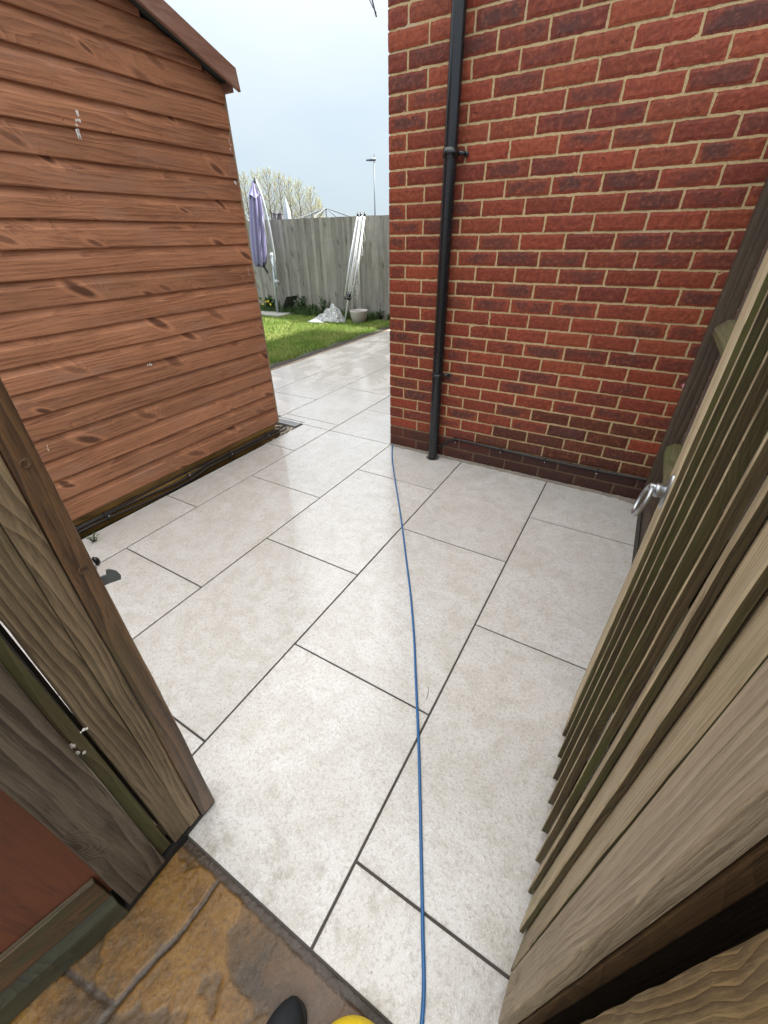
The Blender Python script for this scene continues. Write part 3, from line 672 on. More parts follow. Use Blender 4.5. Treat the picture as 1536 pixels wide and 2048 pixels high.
# ------------------------------------------------------------------ right side: gate leaf of feather-edge boards
GW = wood('gate_board_wood', (.50, .415, .265), (.25, .19, .11), algae=(.13, .135, .045), alg_amt=.15, ring=160, rough=.62, bump=.9, knots=.8, bleach=(.42, .36, .25))
GWD = wood('gate_board_green', (.125, .095, .050), (.045, .034, .018), algae=(.075, .085, .024), alg_amt=.5, ring=160, rough=.65, bump=.9)
GFR = wood('gate_frame_wood', (.13, .075, .030), (.06, .033, .014), ring=14, dirt=.5, rough=.6)
gate = thing('wooden_gate', 'open featheredge board gate standing along the right side', 'gate', (1.62, -2.37, 0))
tips = [-2.289, -2.219, -2.141, -2.070, -1.996, -1.922, -1.853, -1.781, -1.712]
ths = [.006, .010, .011, .015, .017, .020, .020, .021, .021]
def feather(mb, i_, zt, tint):
    """thick near edge faces the hinge side; the face runs back under the next board's thick edge"""
    ya = tips[i_]; th = ths[i_]
    if i_ < len(tips) - 1: sl = (ths[i_ + 1] + .0022) / (tips[i_ + 1] - ya); yb = tips[i_ + 1] + .014
    else: sl = .0145 / (-1.542 - ya); yb = -1.542
    xf = 1.592 + sl * (yb - ya); zb = .03 + random.uniform(-.004, .004); n = 60; f0 = random.uniform(0, 6); vs = []
    off = tuple(random.uniform(0, 50) for _ in range(3))
    for i in range(n + 1):
        z = zb + (zt - zb) * i / n; e = .0014 * math.sin(z * 6 + f0) + .0006 * math.sin(z * 31 + f0) + random.gauss(0, .0004); d = .0006 * math.sin(z * 5 + f0 * 2); r = .0018
        vs += [(1.592 + d + th, ya + e, z), (1.592 + d + r, ya + e + random.gauss(0, .0002), z), (1.592 + d, ya + e + r, z), (xf + d, yb, z), (xf + d + .004, yb, z), (1.592 + d + max(th, .010) + .003, ya + .012, z)]
    k = 6
    fs = [[i * k + j, i * k + (j + 1) % k, (i + 1) * k + (j + 1) % k, (i + 1) * k + j] for i in range(n) for j in range(k)]
    b = len(mb.f)
    mb.add(vs, fs + [list(range(k))[::-1], [n * k + j for j in range(k)]], grain='z', tint=tint, off=off)
    for i in range(n): mb.mi[b + i * k] = 1    # sawn thick edge: greener
mb = MB()
tl = [.92, 1.10, 1.10, 1.18, 1.05, .95, .9, .9, 1.22]
for i in range(len(tips)): feather(mb, i, 1.85, tl[i])
gb = mb.build('boards', [GW, GWD], gate)
mb = MB()     # near wide board by the hinge
n = 30; vs = []
for i in range(n + 1):
    z = .03 + 1.82 * i / n; e = random.gauss(0, .0004)
    vs += [(1.6095, -2.3745 + e, z), (1.593, -2.3745 + e, z), (1.5905, -2.3715, z), (1.5945, -2.2925, z), (1.6095, -2.2925, z)]
mb.add(vs, [[i * 5 + j, i * 5 + (j + 1) % 5, (i + 1) * 5 + (j + 1) % 5, (i + 1) * 5 + j] for i in range(n) for j in range(5)] + [[4, 3, 2, 1, 0], [n * 5 + j for j in range(5)]], grain='z')
wb = mb.build('hinge_board', wood('hinge_board_wood', (.42, .345, .235), (.20, .155, .100), wav=1.6, streak=.7, ring=150, rough=.6, bump=.9, knots=.5, dirt=.15, bleach=(.46, .39, .29)), gate)
mb = MB(); mb.box((1.6135, -2.3735, .05), (1.631, -2.28, 1.83), grain='z'); mb.build('stile', GFR, gate, bevel=.002)
mb = MB(); mb.box((1.622, -1.64, .05), (1.640, -1.5495, 1.83), grain='z'); mb.build('stile', GFR, gate, bevel=.002)
for z in (.16, .92, 1.68):
    mb = MB(); mb.box((1.622, -2.279, z), (1.638, -1.641, z + .09), grain='y'); mb.build('ledge', GFR, gate)
# ring latch
ZR = plain('galvanised', (.36, .38, .40), .38, 1.0, ns=45, na=.15)
yl, zl = -1.668, .915
mb = MB(); mb.lathe([(0, .004), (.020, .004), (.024, .001), (.024, -.004)], 24, Matrix.Translation((1.594, yl, zl)) @ Matrix.Rotation(math.radians(-90), 4, 'Y') @ Matrix.Diagonal((1.7, .8, 1, 1)))
pl_ = mb.build('latch_plate', ZR, gate, smooth=True)
mb = MB(); mb.lathe([(.013, 0), (.013, .006), (.015, .008), (.015, .015), (.011, .019), (0, .020)], 24, Matrix.Translation((1.590, yl, zl)) @ Matrix.Rotation(math.radians(-90), 4, 'Y')); mb.build('latch_boss', ZR, pl_, smooth=True)
mb = MB(); rc = Vector((1.560, yl - .002, zl - .028)); rp = []
for i in range(33):
    a = 2 * math.pi * i / 32; q = Vector((.22 * math.cos(a) * .034, math.sin(a) * .031, math.cos(a) * .034)); rp.append(rc + q)
mb.tube(rp, .0048, 12, cap=False); mb.build('ring', ZR, pl_, smooth=True)
mb = MB(); mb.tube([(1.590, yl, zl + .002), (1.562, yl, zl + .004)], .009, 12); mb.build('spindle', ZR, pl_, smooth=True)

# rough sawn hinge post close to the lens
RP = wood('rough_sawn_post', (.30, .205, .085), (.10, .060, .022), wav=2.0, ring=260, streak=1.2, rough=.75, bump=1.0, knots=.4, dirt=.3, bleach=(.36, .30, .17))
rpst = MB(); n = 60; vs = []
for i in range(n + 1):
    z = -.05 + 1.95 * i / n
    vs += [(1.613 + random.gauss(0, .0008), -2.52, z), (1.613 + random.gauss(0, .0008), -2.416 + random.gauss(0, .0006), z), (1.616, -2.412 + random.gauss(0, .0006), z), (1.71, -2.412, z), (1.71, -2.54, z), (1.616, -2.54, z)]
rpst.add(vs, [[i * 6 + j, i * 6 + (j + 1) % 6, (i + 1) * 6 + (j + 1) % 6, (i + 1) * 6 + j] for i in range(n) for j in range(6)] + [list(range(6))[::-1], [n * 6 + j for j in range(6)]], grain='z')
rpst.box((1.7105, -2.53, -.05), (1.799, -2.33, 1.9), grain='z', tint=.12); rpst.box((1.638, -2.364, -.05), (1.7104, -2.335, 1.9), grain='z', tint=.12)  # added dark blocks behind the slot; its shade is painted into their tint
tag(rpst.build('hinge_post', RP), 'rough sawn tan timber post at the bottom right corner', 'post')
# small oddments in the dark slot: hinge strap
# side fence behind the open gate
sf = thing('side_fence', 'grey closeboard side fence with green rails meeting the brick wall', 'fence', (1.79, -.1, 0))
SPOST = wood('side_post_wood', (.115, .085, .058), (.045, .031, .021), ring=30, rough=.6, bump=.8)
SBRD = wood('side_board_wood', (.23, .18, .145), (.11, .082, .066), rough=.7)
mb = MB(); mb.box((1.724, -.078, .0), (1.800, -.004, 1.95), grain='z'); mb.build('post', SPOST, sf, bevel=.002)
mb = MB()
y = -.08
while y > -2.52:
    mb.hexa([(1.801, y - .105, .14), (1.806, y - .105, .14), (1.815, y, .14), (1.801, y, .14), (1.801, y - .105, 1.9), (1.806, y - .105, 1.9), (1.815, y, 1.9), (1.801, y, 1.9)], grain='z', tint=random.uniform(.8, 1.1)); y -= .1055
mb.build('boards', SBRD, sf)
for zc in (.395, .985):
    mb = MB(); vs = []
    for y, s_ in ((-.0795, .62), (-.14, 1.0), (-1.2, 1.0), (-2.4, 1.0)):
        vs += [(1.80, y, zc - .052 * s_), (1.80, y, zc + .052 * s_), (1.775, y, zc + .050 * s_), (1.738 + (1 - s_) * .02, y, zc + .012 * s_), (1.738 + (1 - s_) * .02, y, zc - .012 * s_), (1.775, y, zc - .050 * s_)]
    mb.add(vs, [[i * 6 + j, i * 6 + (j + 1) % 6, (i + 1) * 6 + (j + 1) % 6, (i + 1) * 6 + j] for i in range(3) for j in range(6)] + [list(range(6)), [18 + j for j in range(6)]], grain='y')
    mb.build('rail', wood('rail_green_%d' % int(zc * 10), (.17, .15, .085), (.09, .078, .042), algae=(.12, .13, .05), alg_amt=.5, rough=.6), sf, bevel=.003)
mb = MB(); mb.box((1.755, -2.4, -.03), (1.80, -.080, .138), grain='y'); mb.build('gravel_board', SPOST, sf, bevel=.002)

# ------------------------------------------------------------------ small things on the paving
HB = plain('hose_blue', (.016, .105, .27), .33, ns=90, na=.1, spec=.5)
hp = [(-.10, 1.1), (-.035, .5), (-.016, .15), (-.012, .035), (.103, -.171), (.269, -.431), (.448, -.696), (.619, -.957), (.774, -1.210), (.892, -1.388), (.998, -1.569), (1.093, -1.749), (1.175, -1.894), (1.213, -1.964), (1.277, -2.087), (1.34, -2.208), (1.395, -2.316), (1.464, -2.446), (1.50, -2.56), (1.47, -2.8), (1.42, -3.2)]
hps = [hp[0]] + [tuple((hp[i-1][k] + 2 * hp[i][k] + hp[i+1][k]) / 4 for k in (0, 1)) for i in range(1, len(hp) - 1)] + [hp[-1]]
mb = MB(); mb.tube(smooth_pts([(x, y, .0055) for x, y in hps], 8), .0046, 14)
tag(mb.build('hose', HB, smooth=True), 'long thin blue hose snaking across the pale paving', 'hose')

def ellip_shape(secs, seg=24):   # (y, half width, height, x centre, zbase)
    mb = MB(); vs = []
    for (y, w, h, xc, zb) in secs:
        for j in range(seg):
            a = 2 * math.pi * j / seg; cx, sz = math.cos(a), math.sin(a)
            vs.append((xc + w * math.copysign(abs(cx) ** .8, cx), y, zb + (h * (sz ** .9 if sz > 0 else 0))))
    n = len(secs)
    mb.add(vs, [[i * seg + j, i * seg + (j + 1) % seg, (i + 1) * seg + (j + 1) % seg, (i + 1) * seg + j] for i in range(n - 1) for j in range(seg)] + [list(range(seg)), [(n - 1) * seg + j for j in range(seg)]])
    return mb
shoe = thing('shoe', 'black rounded toe of a shoe at the bottom edge', 'shoe', (1.205, -2.7, 0))
UPP = plain('shoe_mesh', (.010, .013, .017), .8, ns=300, na=.3, bump=.6, bd=.001)
X = 1.226
ellip_shape([(-2.553, .004, .012, X - .008, .016), (-2.557, .014, .026, X - .008, .014), (-2.568, .027, .040, X - .006, .012), (-2.59, .038, .052, X - .003, .012), (-2.63, .046, .060, X, .012), (-2.70, .050, .072, X, .012), (-2.76, .045, .09, X - .002, .012), (-2.82, .040, .105, X - .003, .012), (-2.85, .030, .09, X - .003, .012)]).build('upper', UPP, shoe, smooth=True)
ellip_shape([(-2.550, .010, .008, X - .008, -.002), (-2.556, .022, .012, X - .007, -.003), (-2.575, .036, .014, X - .005, -.003), (-2.62, .047, .015, X, -.003), (-2.70, .051, .016, X, -.003), (-2.80, .042, .018, X - .003, -.003), (-2.855, .03, .018, X - .003, -.003)]).build('sole', plain('shoe_sole', (.02, .022, .024), .7), shoe, smooth=True)
yc = MB(); yc.lathe([(0, .095), (.02, .0945), (.045, .091), (.065, .084), (.080, .073), (.088, .060), (.090, .045), (.090, .0)], 48, Matrix.Translation((1.378, -2.590, 0)))
tag(yc.build('yellow_dome', plain('yellow_plastic', (.80, .58, .006), .55, ns=220, na=.2, bump=.5, bd=.001), smooth=True), 'bright yellow rounded plastic dome at the bottom edge', 'dome')
mb = MB(); mb.tube(smooth_pts([(1.142, -1.747, .002), (1.150, -1.760, .003), (1.156, -1.778, .003), (1.158, -1.795, .002)]), .0008, 6)
tag(mb.build('twig', plain('twig_dark', (.05, .04, .03), .7)), 'tiny dark curved stalk lying on the paving left of the hose', 'twig')
mb = MB(); mb.add([(1.722, -.006, .690), (1.732, -.012, .700), (1.730, -.016, .713), (1.720, -.012, .718), (1.712, -.006, .706)], [[0, 1, 2, 3, 4]])
tag(mb.build('petal', plain('pink', (.62, .25, .34), .6)), 'small pink petal caught between the brick wall and the post', 'petal')

# sprig of weed by the left post
LEAF = plain('leaf_green', (.055, .085, .022), .55, ns=40, na=.4)
def leafy(name, x, y, z, h, n, spread, leaf, seed, thin=.0012, lm=LEAF, label='', cat='weed', group=None, droop=.3, stem=None):
    rnd = random.Random(seed); t_ = thing(name, label, cat, (x, y, z), group); st = MB(); lf = MB()
    for i in range(n):
        a = rnd.uniform(0, 6.28); ln = h * rnd.uniform(.5, 1); tilt = rnd.uniform(.1, 1) * spread
        P = [(x + math.cos(a) * tilt * ln * s_ ** 1.3, y + math.sin(a) * tilt * ln * s_ ** 1.3, z + ln * (s_ - droop * s_ * s_ * tilt)) for s_ in (0, .25, .5, .75, 1)]
        st.tube(P, [thin * 1.3, thin, thin, thin * .8, thin * .4], 5, cap=False)
        for k in range(int(6 + ln * 20)):
            s_ = rnd.uniform(.2, 1); j = min(int(s_ * 4), 3); f = s_ * 4 - j; p = Vector(P[j]).lerp(Vector(P[j + 1]), f)
            d = Vector((rnd.gauss(0, 1), rnd.gauss(0, 1), rnd.gauss(.3, .6))).normalized(); w = d.cross(Vector((rnd.gauss(0, 1), rnd.gauss(0, 1), 1))).normalized(); L_ = leaf * rnd.uniform(.6, 1.2)
            lf.add([p, p + d * L_ * .5 + w * L_ * .22, p + d * L_, p + d * L_ * .5 - w * L_ * .22], [[0, 1, 2, 3]], tint=rnd.uniform(.6, 1.2))
    st.build('stem', stem or LEAF, t_); lf.build('leaves', lm, t_)
leafy('weed_sprig', -.80, -1.86, -.02, .11, 12, .5, .012, 3, label='small green weed sprig growing at the shed foot by the dark post', cat='weed')
leafy('dry_weed', -.565, -1.985, -.0, .06, 5, 1.2, .006, 5, label='dry brown weed stalks on the paving beside the dark post', cat='weed', lm=plain('dry_leaf', (.10, .08, .05), .7), stem=plain('dry_stem', (.07, .05, .035), .7))

# ------------------------------------------------------------------ garden beyond
LZ = -.022
def m_lawn():
    t = NT('lawn_soil'); o = t.obj(); n = t.noise(o, 6, 6, .7); return t.done(t.cr(n, [(.3, (.020, .035, .010)), (.7, (.055, .085, .02))]), .9, t.bump(t.noise(o, 60, 4), .8, .02))
EX = -3.98 * Wd
mb = MB(); mb.box((-14, -1.0, -.2), (EX - .19, 5.6, LZ)); struct(mb.build('lawn', m_lawn()))
mb = MB(); nn = 70; vs = []
for i in range(nn + 1):
    y = -.2 + 5.4 * i / nn; w = .20 + .035 * math.sin(y * 9) + random.uniform(-.02, .02)
    vs += [(EX - .032, y, -.006), (EX - w, y, LZ + .010), (EX - w - .05, y, LZ - .03), (EX - .032, y, -.1)]
mb.add(vs, [[i * 4 + j, i * 4 + (j + 1) % 4, (i + 1) * 4 + (j + 1) % 4, (i + 1) * 4 + j] for i in range(nn) for j in range(4)]); struct(mb.build('soil_strip', SOIL))
EDGE = wood('edging_wood', (.34, .25, .17), (.19, .13, .085))
mb = MB()
for a, b in ((-.2, 1.32), (1.323, 3.12), (3.123, 5.05)): mb.box((EX - .030, a, -.10), (EX - .003, b, .004 + random.uniform(0, .002)), grain='y', tint=random.uniform(.9, 1.1))
tag(mb.build('timber_edging', EDGE, bevel=.002), 'thin timber edging board between the paving and the lawn soil', 'edging')
# grass blades (uncountable)
def grass(name, N, x0, x1, y0, y1, hmin, hmax, seed, mat, dens=None, w=.0035):
    r = np.random.RandomState(seed); x = r.uniform(x0, x1, N); y = r.uniform(y0, y1, N)
    if dens is not None: k = dens(x, y, r); x, y = x[k], y[k]
    N = len(x); h = r.uniform(hmin, hmax, N); a = r.uniform(0, 2 * np.pi, N); ln = r.uniform(0, .7, N) * h; b = a + r.uniform(-1, 1, N)
    dx, dy = np.cos(a) * w * .5, np.sin(a) * w * .5; lx, ly = -np.sin(b) * ln, np.cos(b) * ln
    z0 = np.full(N, LZ - .004)
    V = np.stack([np.stack([x - dx, y - dy, z0], 1), np.stack([x + dx, y + dy, z0], 1), np.stack([x + dx * .7 + lx * .4, y + dy * .7 + ly * .4, z0 + h * .6], 1), np.stack([x - dx * .7 + lx * .4, y - dy * .7 + ly * .4, z0 + h * .6], 1), np.stack([x + lx, y + ly, z0 + h], 1)], 1).reshape(-1, 3)
    me = bpy.data.meshes.new(name); i = np.arange(N)[:, None] * 5
    F = [tuple(f) for f in (i + np.array([0, 1, 2, 3])).tolist()] + [tuple(f) for f in (i + np.array([3, 2, 4])).tolist()]
    me.from_pydata(V.tolist(), [], F); me.materials.append(mat)
    at = me.attributes.new('tint', 'FLOAT', 'POINT'); at.data.foreach_set('value', np.repeat(r.uniform(.55, 1.3, N), 5).astype(np.float32))
    o = bpy.data.objects.new(name, me); COL.objects.link(o); return stuff(o)
def m_grass(a=(.16, .27, .04), b=(.27, .33, .09)):
    t = NT('grass_blade'); k = t.attr('tint', 'Fac'); o = t.obj(); n = t.noise(o, 2.2, 4, .6)
    c = t.mix(t.ramp(n, .35, .65), a, b); n2 = t.noise(o, 9, 4, .7); c = t.mix(t.math('MULTIPLY', t.ramp(n2, .55, .75), .5), c, (.20, .17, .07))
    return t.done(t.mix(1.0, c, t.comb(k, k, k), 'MULTIPLY'), .5, None, .3)
def dens(x, y, r): return (x < EX - .21 - .05 * np.sin(y * 9 + 1) - r.uniform(0, .07, len(x)))
tag(grass('lawn_grass', 190000, -7.2, EX - .15, .3, 5.0, .022, .055, 1, m_grass(), dens, .005), 'short green lawn grass in the garden beyond the paving', 'grass')
def dens2(x, y, r): return r.uniform(0, 1, len(x)) < np.clip((y - 4.62) * 4, .0, 1)
tag(grass('tall_grass', 11000, -6.6, -3.1, 4.62, 5.08, .05, .20, 2, m_grass((.035, .075, .018), (.06, .11, .03)), dens2, .006), 'tall uncut grass along the foot of the back fence', 'grass')

# back fence
FG = wood('grey_fence_wood', (.37, .36, .325), (.17, .165, .145), knot=(.07, .07, .065), algae=(.19, .215, .13), alg_amt=.22, rough=.8, ring=60, dirt=.3)
fen = thing('garden_fence', 'tall grey weathered closeboard fence at the back of the lawn', 'fence', (-5, 5.1, 0))
YF = 5.08
mb = MB(); x = -9.4
while x < 1.2:
    w = random.uniform(.052, .078)
    top = 1.672 + random.uniform(-.004, .004)
    near = random.uniform(0, .004)
    mb.hexa([(x, YF - .018 - near, LZ), (x + w + .02, YF - .004 - near, LZ), (x + w + .02, YF, LZ), (x, YF, LZ), (x, YF - .016 - near, top), (x + w + .02, YF - .004 - near, top), (x + w + .02, YF, top), (x, YF, top)], grain='z', tint=random.uniform(.62, 1.12)); x += w
fb_ = mb
for x in (-8.3, -6.42, -4.66, -2.8, -1.0):
    mb = MB(); mb.box((x, YF + .022, LZ), (x + .09, YF + .11, 1.70), grain='z'); mb.build('post', FG, fen)
for z in (.3, 1.3):
    mb = MB(); mb.box((-9.4, YF + .001, z), (1.2, YF + .021, z + .07), grain='x'); mb.build('rail', FG, fen)
for z in (.33, .9, 1.42):
    for x in np.arange(-7, -2, .095): 
        if random.random() < .8: fb_.lathe([(0, .003), (.006, .001), (.007, 0)], 7, mi=1, M= Matrix.Translation((x + random.uniform(-.01, .01), YF - .018, z + random.uniform(-.03, .03))) @ Matrix.Rotation(math.radians(90), 4, 'X'))
fb_.build('boards', [FG, NAIL], fen)
# slot between two panels
# cantilever parasol, folded
ALU = plain('painted_alu', (.42, .47, .50), .38, .5, ns=20)
FABR = plain('lilac_cloth', (.25, .24, .42), .85, ns=160, na=.15, bump=.3)
um = thing('parasol', 'folded lilac cantilever parasol on a grey bent mast', 'parasol', (-5.48, 4.7, LZ))
mb = MB(); mb.tube([(-5.485, 4.7, LZ - .02), (-5.445, 4.7, .5), (-5.405, 4.7, 1.06)], .027, 14); mb.build('lower_mast', ALU, um, smooth=True)
mb = MB(); mb.tube(smooth_pts([(-5.378, 4.70, .62), (-5.352, 4.7, 1.0), (-5.362, 4.7, 1.40), (-5.41, 4.7, 1.80), (-5.475, 4.7, 2.08), (-5.555, 4.7, 2.27)]), .021, 14); mb.build('upper_arm', ALU, um, smooth=True)
mb = MB(); mb.tube([(-5.446, 4.68, 1.10), (-5.405, 4.68, .85), (-5.373, 4.68, .66)], .013, 10); mb.tube([(-5.43, 4.68, 1.06), (-5.50, 4.68, 1.62), (-5.56, 4.68, 2.02)], .012, 10); mb.build('strut', ALU, um, smooth=True)
mb = MB(); mb.lathe([(0, .06), (.03, .058), (.05, .03), (.05, -.03), (.03, -.055), (0, -.06)], 18, Matrix.Translation((-5.372, 4.69, .60)) @ Matrix.Rotation(math.radians(70), 4, 'X')); mb.tube([(-5.35, 4.66, .58), (-5.30, 4.60, .54), (-5.29, 4.60, .49)], .008, 8); mb.build('crank_housing', plain('crank_grey', (.30, .33, .35), .5), um, smooth=True)
mb = MB(); mb.lathe([(0, .04), (.034, .035), (.038, -.03), (.03, -.06)], 14, Matrix.Translation((-5.43, 4.70, 1.08))); mb.build('joint_collar', ALU, um, smooth=True)
def canopy():
    mb = MB(); seg = 72; secs = [(2.245, .012), (2.20, .03), (2.10, .062), (2.03, .088), (1.95, .10), (1.75, .118), (1.45, .128), (1.15, .130), (.96, .118), (.90, .09)]
    vs = []
    for si, (z, r) in enumerate(secs):
        cx = -5.575 - (2.245 - z) * .125; cy = 4.66
        for j in range(seg):
            a = 2 * math.pi * j / seg; pl_ = 1 + .20 * math.sin(a * 9 + z * .6) * min(1, si / 3) + .07 * math.sin(a * 17 + 2)
            zz = z + (.035 * math.sin(a * 4) if si >= 8 else 0); vs.append((cx + r * 1.05 * pl_ * math.cos(a), cy + r * pl_ * math.sin(a) * .9, zz))
    n = len(secs); mb.add(vs, [[i * seg + j, i * seg + (j + 1) % seg, (i + 1) * seg + (j + 1) % seg, (i + 1) * seg + j] for i in range(n - 1) for j in range(seg)]); return mb
canopy().build('canopy', FABR, um, smooth=True)
mb = MB(); vs = []; seg = 40; secs = [(2.25, .014), (2.15, .052), (2.06, .088), (2.02, .118)]
for si, (z, r) in enumerate(secs):
    for j in range(seg):
        a = 2 * math.pi * j / seg; vs.append((-5.58 - (2.25 - z) * .13 + r * (1 + .12 * math.sin(a * 8)) * math.cos(a), 4.655 + r * (1 + .12 * math.sin(a * 8)) * math.sin(a), z + (.03 * math.sin(a * 4 + 1) if si == 3 else 0)))
mb.add(vs, [[i * seg + j, i * seg + (j + 1) % seg, (i + 1) * seg + (j + 1) % seg, (i + 1) * seg + j] for i in range(3) for j in range(seg)]); mb.build('vent_flap', FABR, um, smooth=True)
mb = MB(); mb.tube([(-5.565, 4.67, 2.22), (-5.553, 4.68, 2.28), (-5.545, 4.69, 2.33)], [.02, .022, .008], 10); mb.build('finial', plain('dark_grey', (.10, .11, .12), .5), um, smooth=True)
mb = MB(); mb.hexa([(-5.74, 4.64, .88), (-5.62, 4.64, .86), (-5.62, 4.68, .86), (-5.74, 4.68, .88), (-5.70, 4.64, .97), (-5.60, 4.64, .95), (-5.60, 4.68, .95), (-5.70, 4.68, .97)]); mb.hexa([(-5.57, 4.65, .75), (-5.53, 4.65, .78), (-5.53, 4.66, .78), (-5.57, 4.66, .75), (-5.66, 4.65, .88), (-5.62, 4.65, .90), (-5.62, 4.66, .90), (-5.66, 4.66, .88)]); mb.build('tie_strap', plain('strap_black', (.02, .02, .025), .7), um)
# parasol base slabs
mb = MB(); mb.box((-6.0, 4.38, LZ), (-5.15, 4.82, LZ + .045)); tag(mb.build('base_slab', plain('concrete', (.26, .27, .25), .85, ns=40, na=.25), bevel=.004), 'grey concrete slab under the parasol mast', 'slab')
# board leaning by the fence
lb = MB(); lb.hexa([(-5.40, 4.80, LZ), (-5.36, 4.78, LZ), (-5.28, 5.05, LZ), (-5.33, 5.06, LZ), (-5.12, 4.78, .33), (-5.085, 4.76, .33), (-5.03, 5.05, .33), (-5.07, 5.06, .33)], grain='x')
lb.v = [(a - .14, b, c) for a, b, c in lb.v]
tag(lb.build('leaning_slab', plain('slab_dark', (.085, .092, .088), .85, ns=30, na=.25)), 'dark grey slab leaning on edge beside the parasol base', 'slab')
# rotary dryer leaning on the fence
rd = thing('rotary_dryer', 'folded rotary clothes dryer with white arms leaning on the fence', 'clothes dryer', (-3.653, 4.55, LZ))
WH = plain('white_alu', (.60, .63, .68), .35, .2, ns=20); base = Vector((-3.461, 4.33, LZ)); topv = Vector((-3.385, 4.95, 1.68))
def along(s_, ox=0, oy=0): 
    p = base.lerp(topv, s_); return (p.x + ox, p.y + oy, p.z)
mb = MB(); mb.tube([along(-.01), along(.5), along(1.0)], .017, 14); mb.build('pole', WH, rd, smooth=True)
for ox, oy, bx in ((-.080, -.01, -.078), (0.0, -.02, .0), (.080, -.01, .078)):
    mb = MB(); mb.tube([along(.275, bx, oy), along(.6, (bx + ox) / 2 * 1.15, oy), along(.99, ox * .9, oy)], .0185, 10); a_ = mb.build('arm', WH, rd, smooth=True)
    mb = MB(); mb.tube([along(.985, ox * .9, oy), along(1.02, ox * .92, oy)], .019, 10); mb.build('end_cap', BLK, a_, smooth=True)
mb = MB(); mb.tube([along(.235), along(.25), along(.31), along(.315)], [.024, .036, .040, .03], 14); mb.tube([along(.25, -.075, -.02), along(.262, 0, -.045), along(.25, .075, -.02)], .012, 8); mb.build('hub', BLK, rd, smooth=True)
CORD = plain('cord_white', (.62, .64, .62), .7)
mb = MB(); rn = random.Random(4)
for i in range(16):
    a = rn.uniform(.5, .97); b = a - rn.uniform(.10, .35); sd_ = rn.choice([1, 1, .4]); dp_ = rn.uniform(.03, .13) * sd_
    A = Vector(along(a, .05, -.03)); B = Vector(along(max(b, .3), .05, -.03)); M_ = (A + B) / 2 + Vector((dp_, -.02, -rn.uniform(.1, .3)))
    mb.tube(smooth_pts([A, A.lerp(M_, .6) + Vector((.02 * sd_, 0, 0)), M_, B.lerp(M_, .5), B], 5), .0022, 5, cap=False)
for i in range(4):
    ox = rn.uniform(-.06, .06); mb.tube([along(.97, ox, -.06), along(.6, ox + rn.uniform(-.02, .02), -.065), along(.3, ox + rn.uniform(-.02, .02), -.06)], .0016, 5, cap=False)
mb.build('cord', CORD, rd)
# plant pot
pot = thing('plant_pot', 'round pale stone plant pot at the foot of the back fence', 'plant pot', (-3.36, 4.62, LZ))
mb = MB(); mb.lathe([(0, 0), (.10, .0), (.125, .03), (.155, .11), (.168, .20), (.172, .225), (.160, .227), (.150, .19), (.0, .185)], 40, Matrix.Translation((-3.30, 4.60, LZ))); mb.build('bowl', plain('pot_stone', (.40, .38, .35), .7, ns=30, na=.12), pot, smooth=True)
mb = MB(); mb.lathe([(0, .197), (.08, .20), (.152, .192)], 24, Matrix.Translation((-3.30, 4.60, LZ))); mb.build('compost', SOIL, pot)
# crumpled plastic sheet
def crumple(cx, cy, rx, ry, hh, seed, peak):
    mb = MB(); rn = np.random.RandomState(seed); N = 46; vs = []
    ph = rn.uniform(0, 6.28, (7, 2)); fr = rn.uniform(6, 26, (7, 2))
    for j in range(N + 1):
        for i in range(N + 1):
            u, v = i / N * 2 - 1, j / N * 2 - 1
            # square to disc
            x_, y_ = u * math.sqrt(1 - v * v / 2), v * math.sqrt(1 - u * u / 2); r = math.hypot(x_, y_)
            an = math.atan2(y_, x_); rim = 1 + .14 * math.sin(an * 3 + seed) + .08 * math.sin(an * 7) + .04 * math.sin(an * 15)
            h = sum(abs(math.sin(u * fr[k, 0] / 3 + v * fr[k, 1] / 3 + ph[k, 0])) ** 1.0 * (.6 / (1 + k * .35)) for k in range(7)) / 2.2
            pk = math.exp(-((x_ - peak[0]) ** 2 * 2.6 + (y_ - peak[1]) ** 2 * 2))
            z = hh * (max(0, 1 - r ** 3)) * (.22 + .62 * pk) * (.35 + 1.0 * h) + .008 * rn.rand()
            vs.append((cx + x_ * rx * rim + .012 * (rn.rand() - .5), cy + y_ * ry * rim, LZ + .02 + z))
    mb.add(vs, [[j * (N + 1) + i, j * (N + 1) + i + 1, (j + 1) * (N + 1) + i + 1, (j + 1) * (N + 1) + i] for j in range(N) for i in range(N)]); return mb
def m_sheet():
    t = NT('plastic_sheet'); o = t.obj(); n = t.noise(o, 18, 5, .7, 1.0); c = t.cr(n, [(.38, (.13, .14, .14)), (.5, (.33, .35, .35)), (.62, (.52, .54, .54))])
    return t.done(c, .3, t.bump(n, .8, .02), .6)
SHEET = m_sheet()
tag(crumple(-3.93, 4.52, .35, .22, .30, 3, (.30, .0)).build('plastic_sheet', SHEET, smooth=False), 'crumpled translucent grey plastic sheet on the grass by the dryer', 'plastic sheet')
tag(crumple(-4.07, 4.22, .17, .07, .05, 8, (0, 0)).build('white_rag', plain('rag', (.75, .77, .8), .7, ns=60)), 'small crumpled white rag in front of the plastic sheet', 'rag')
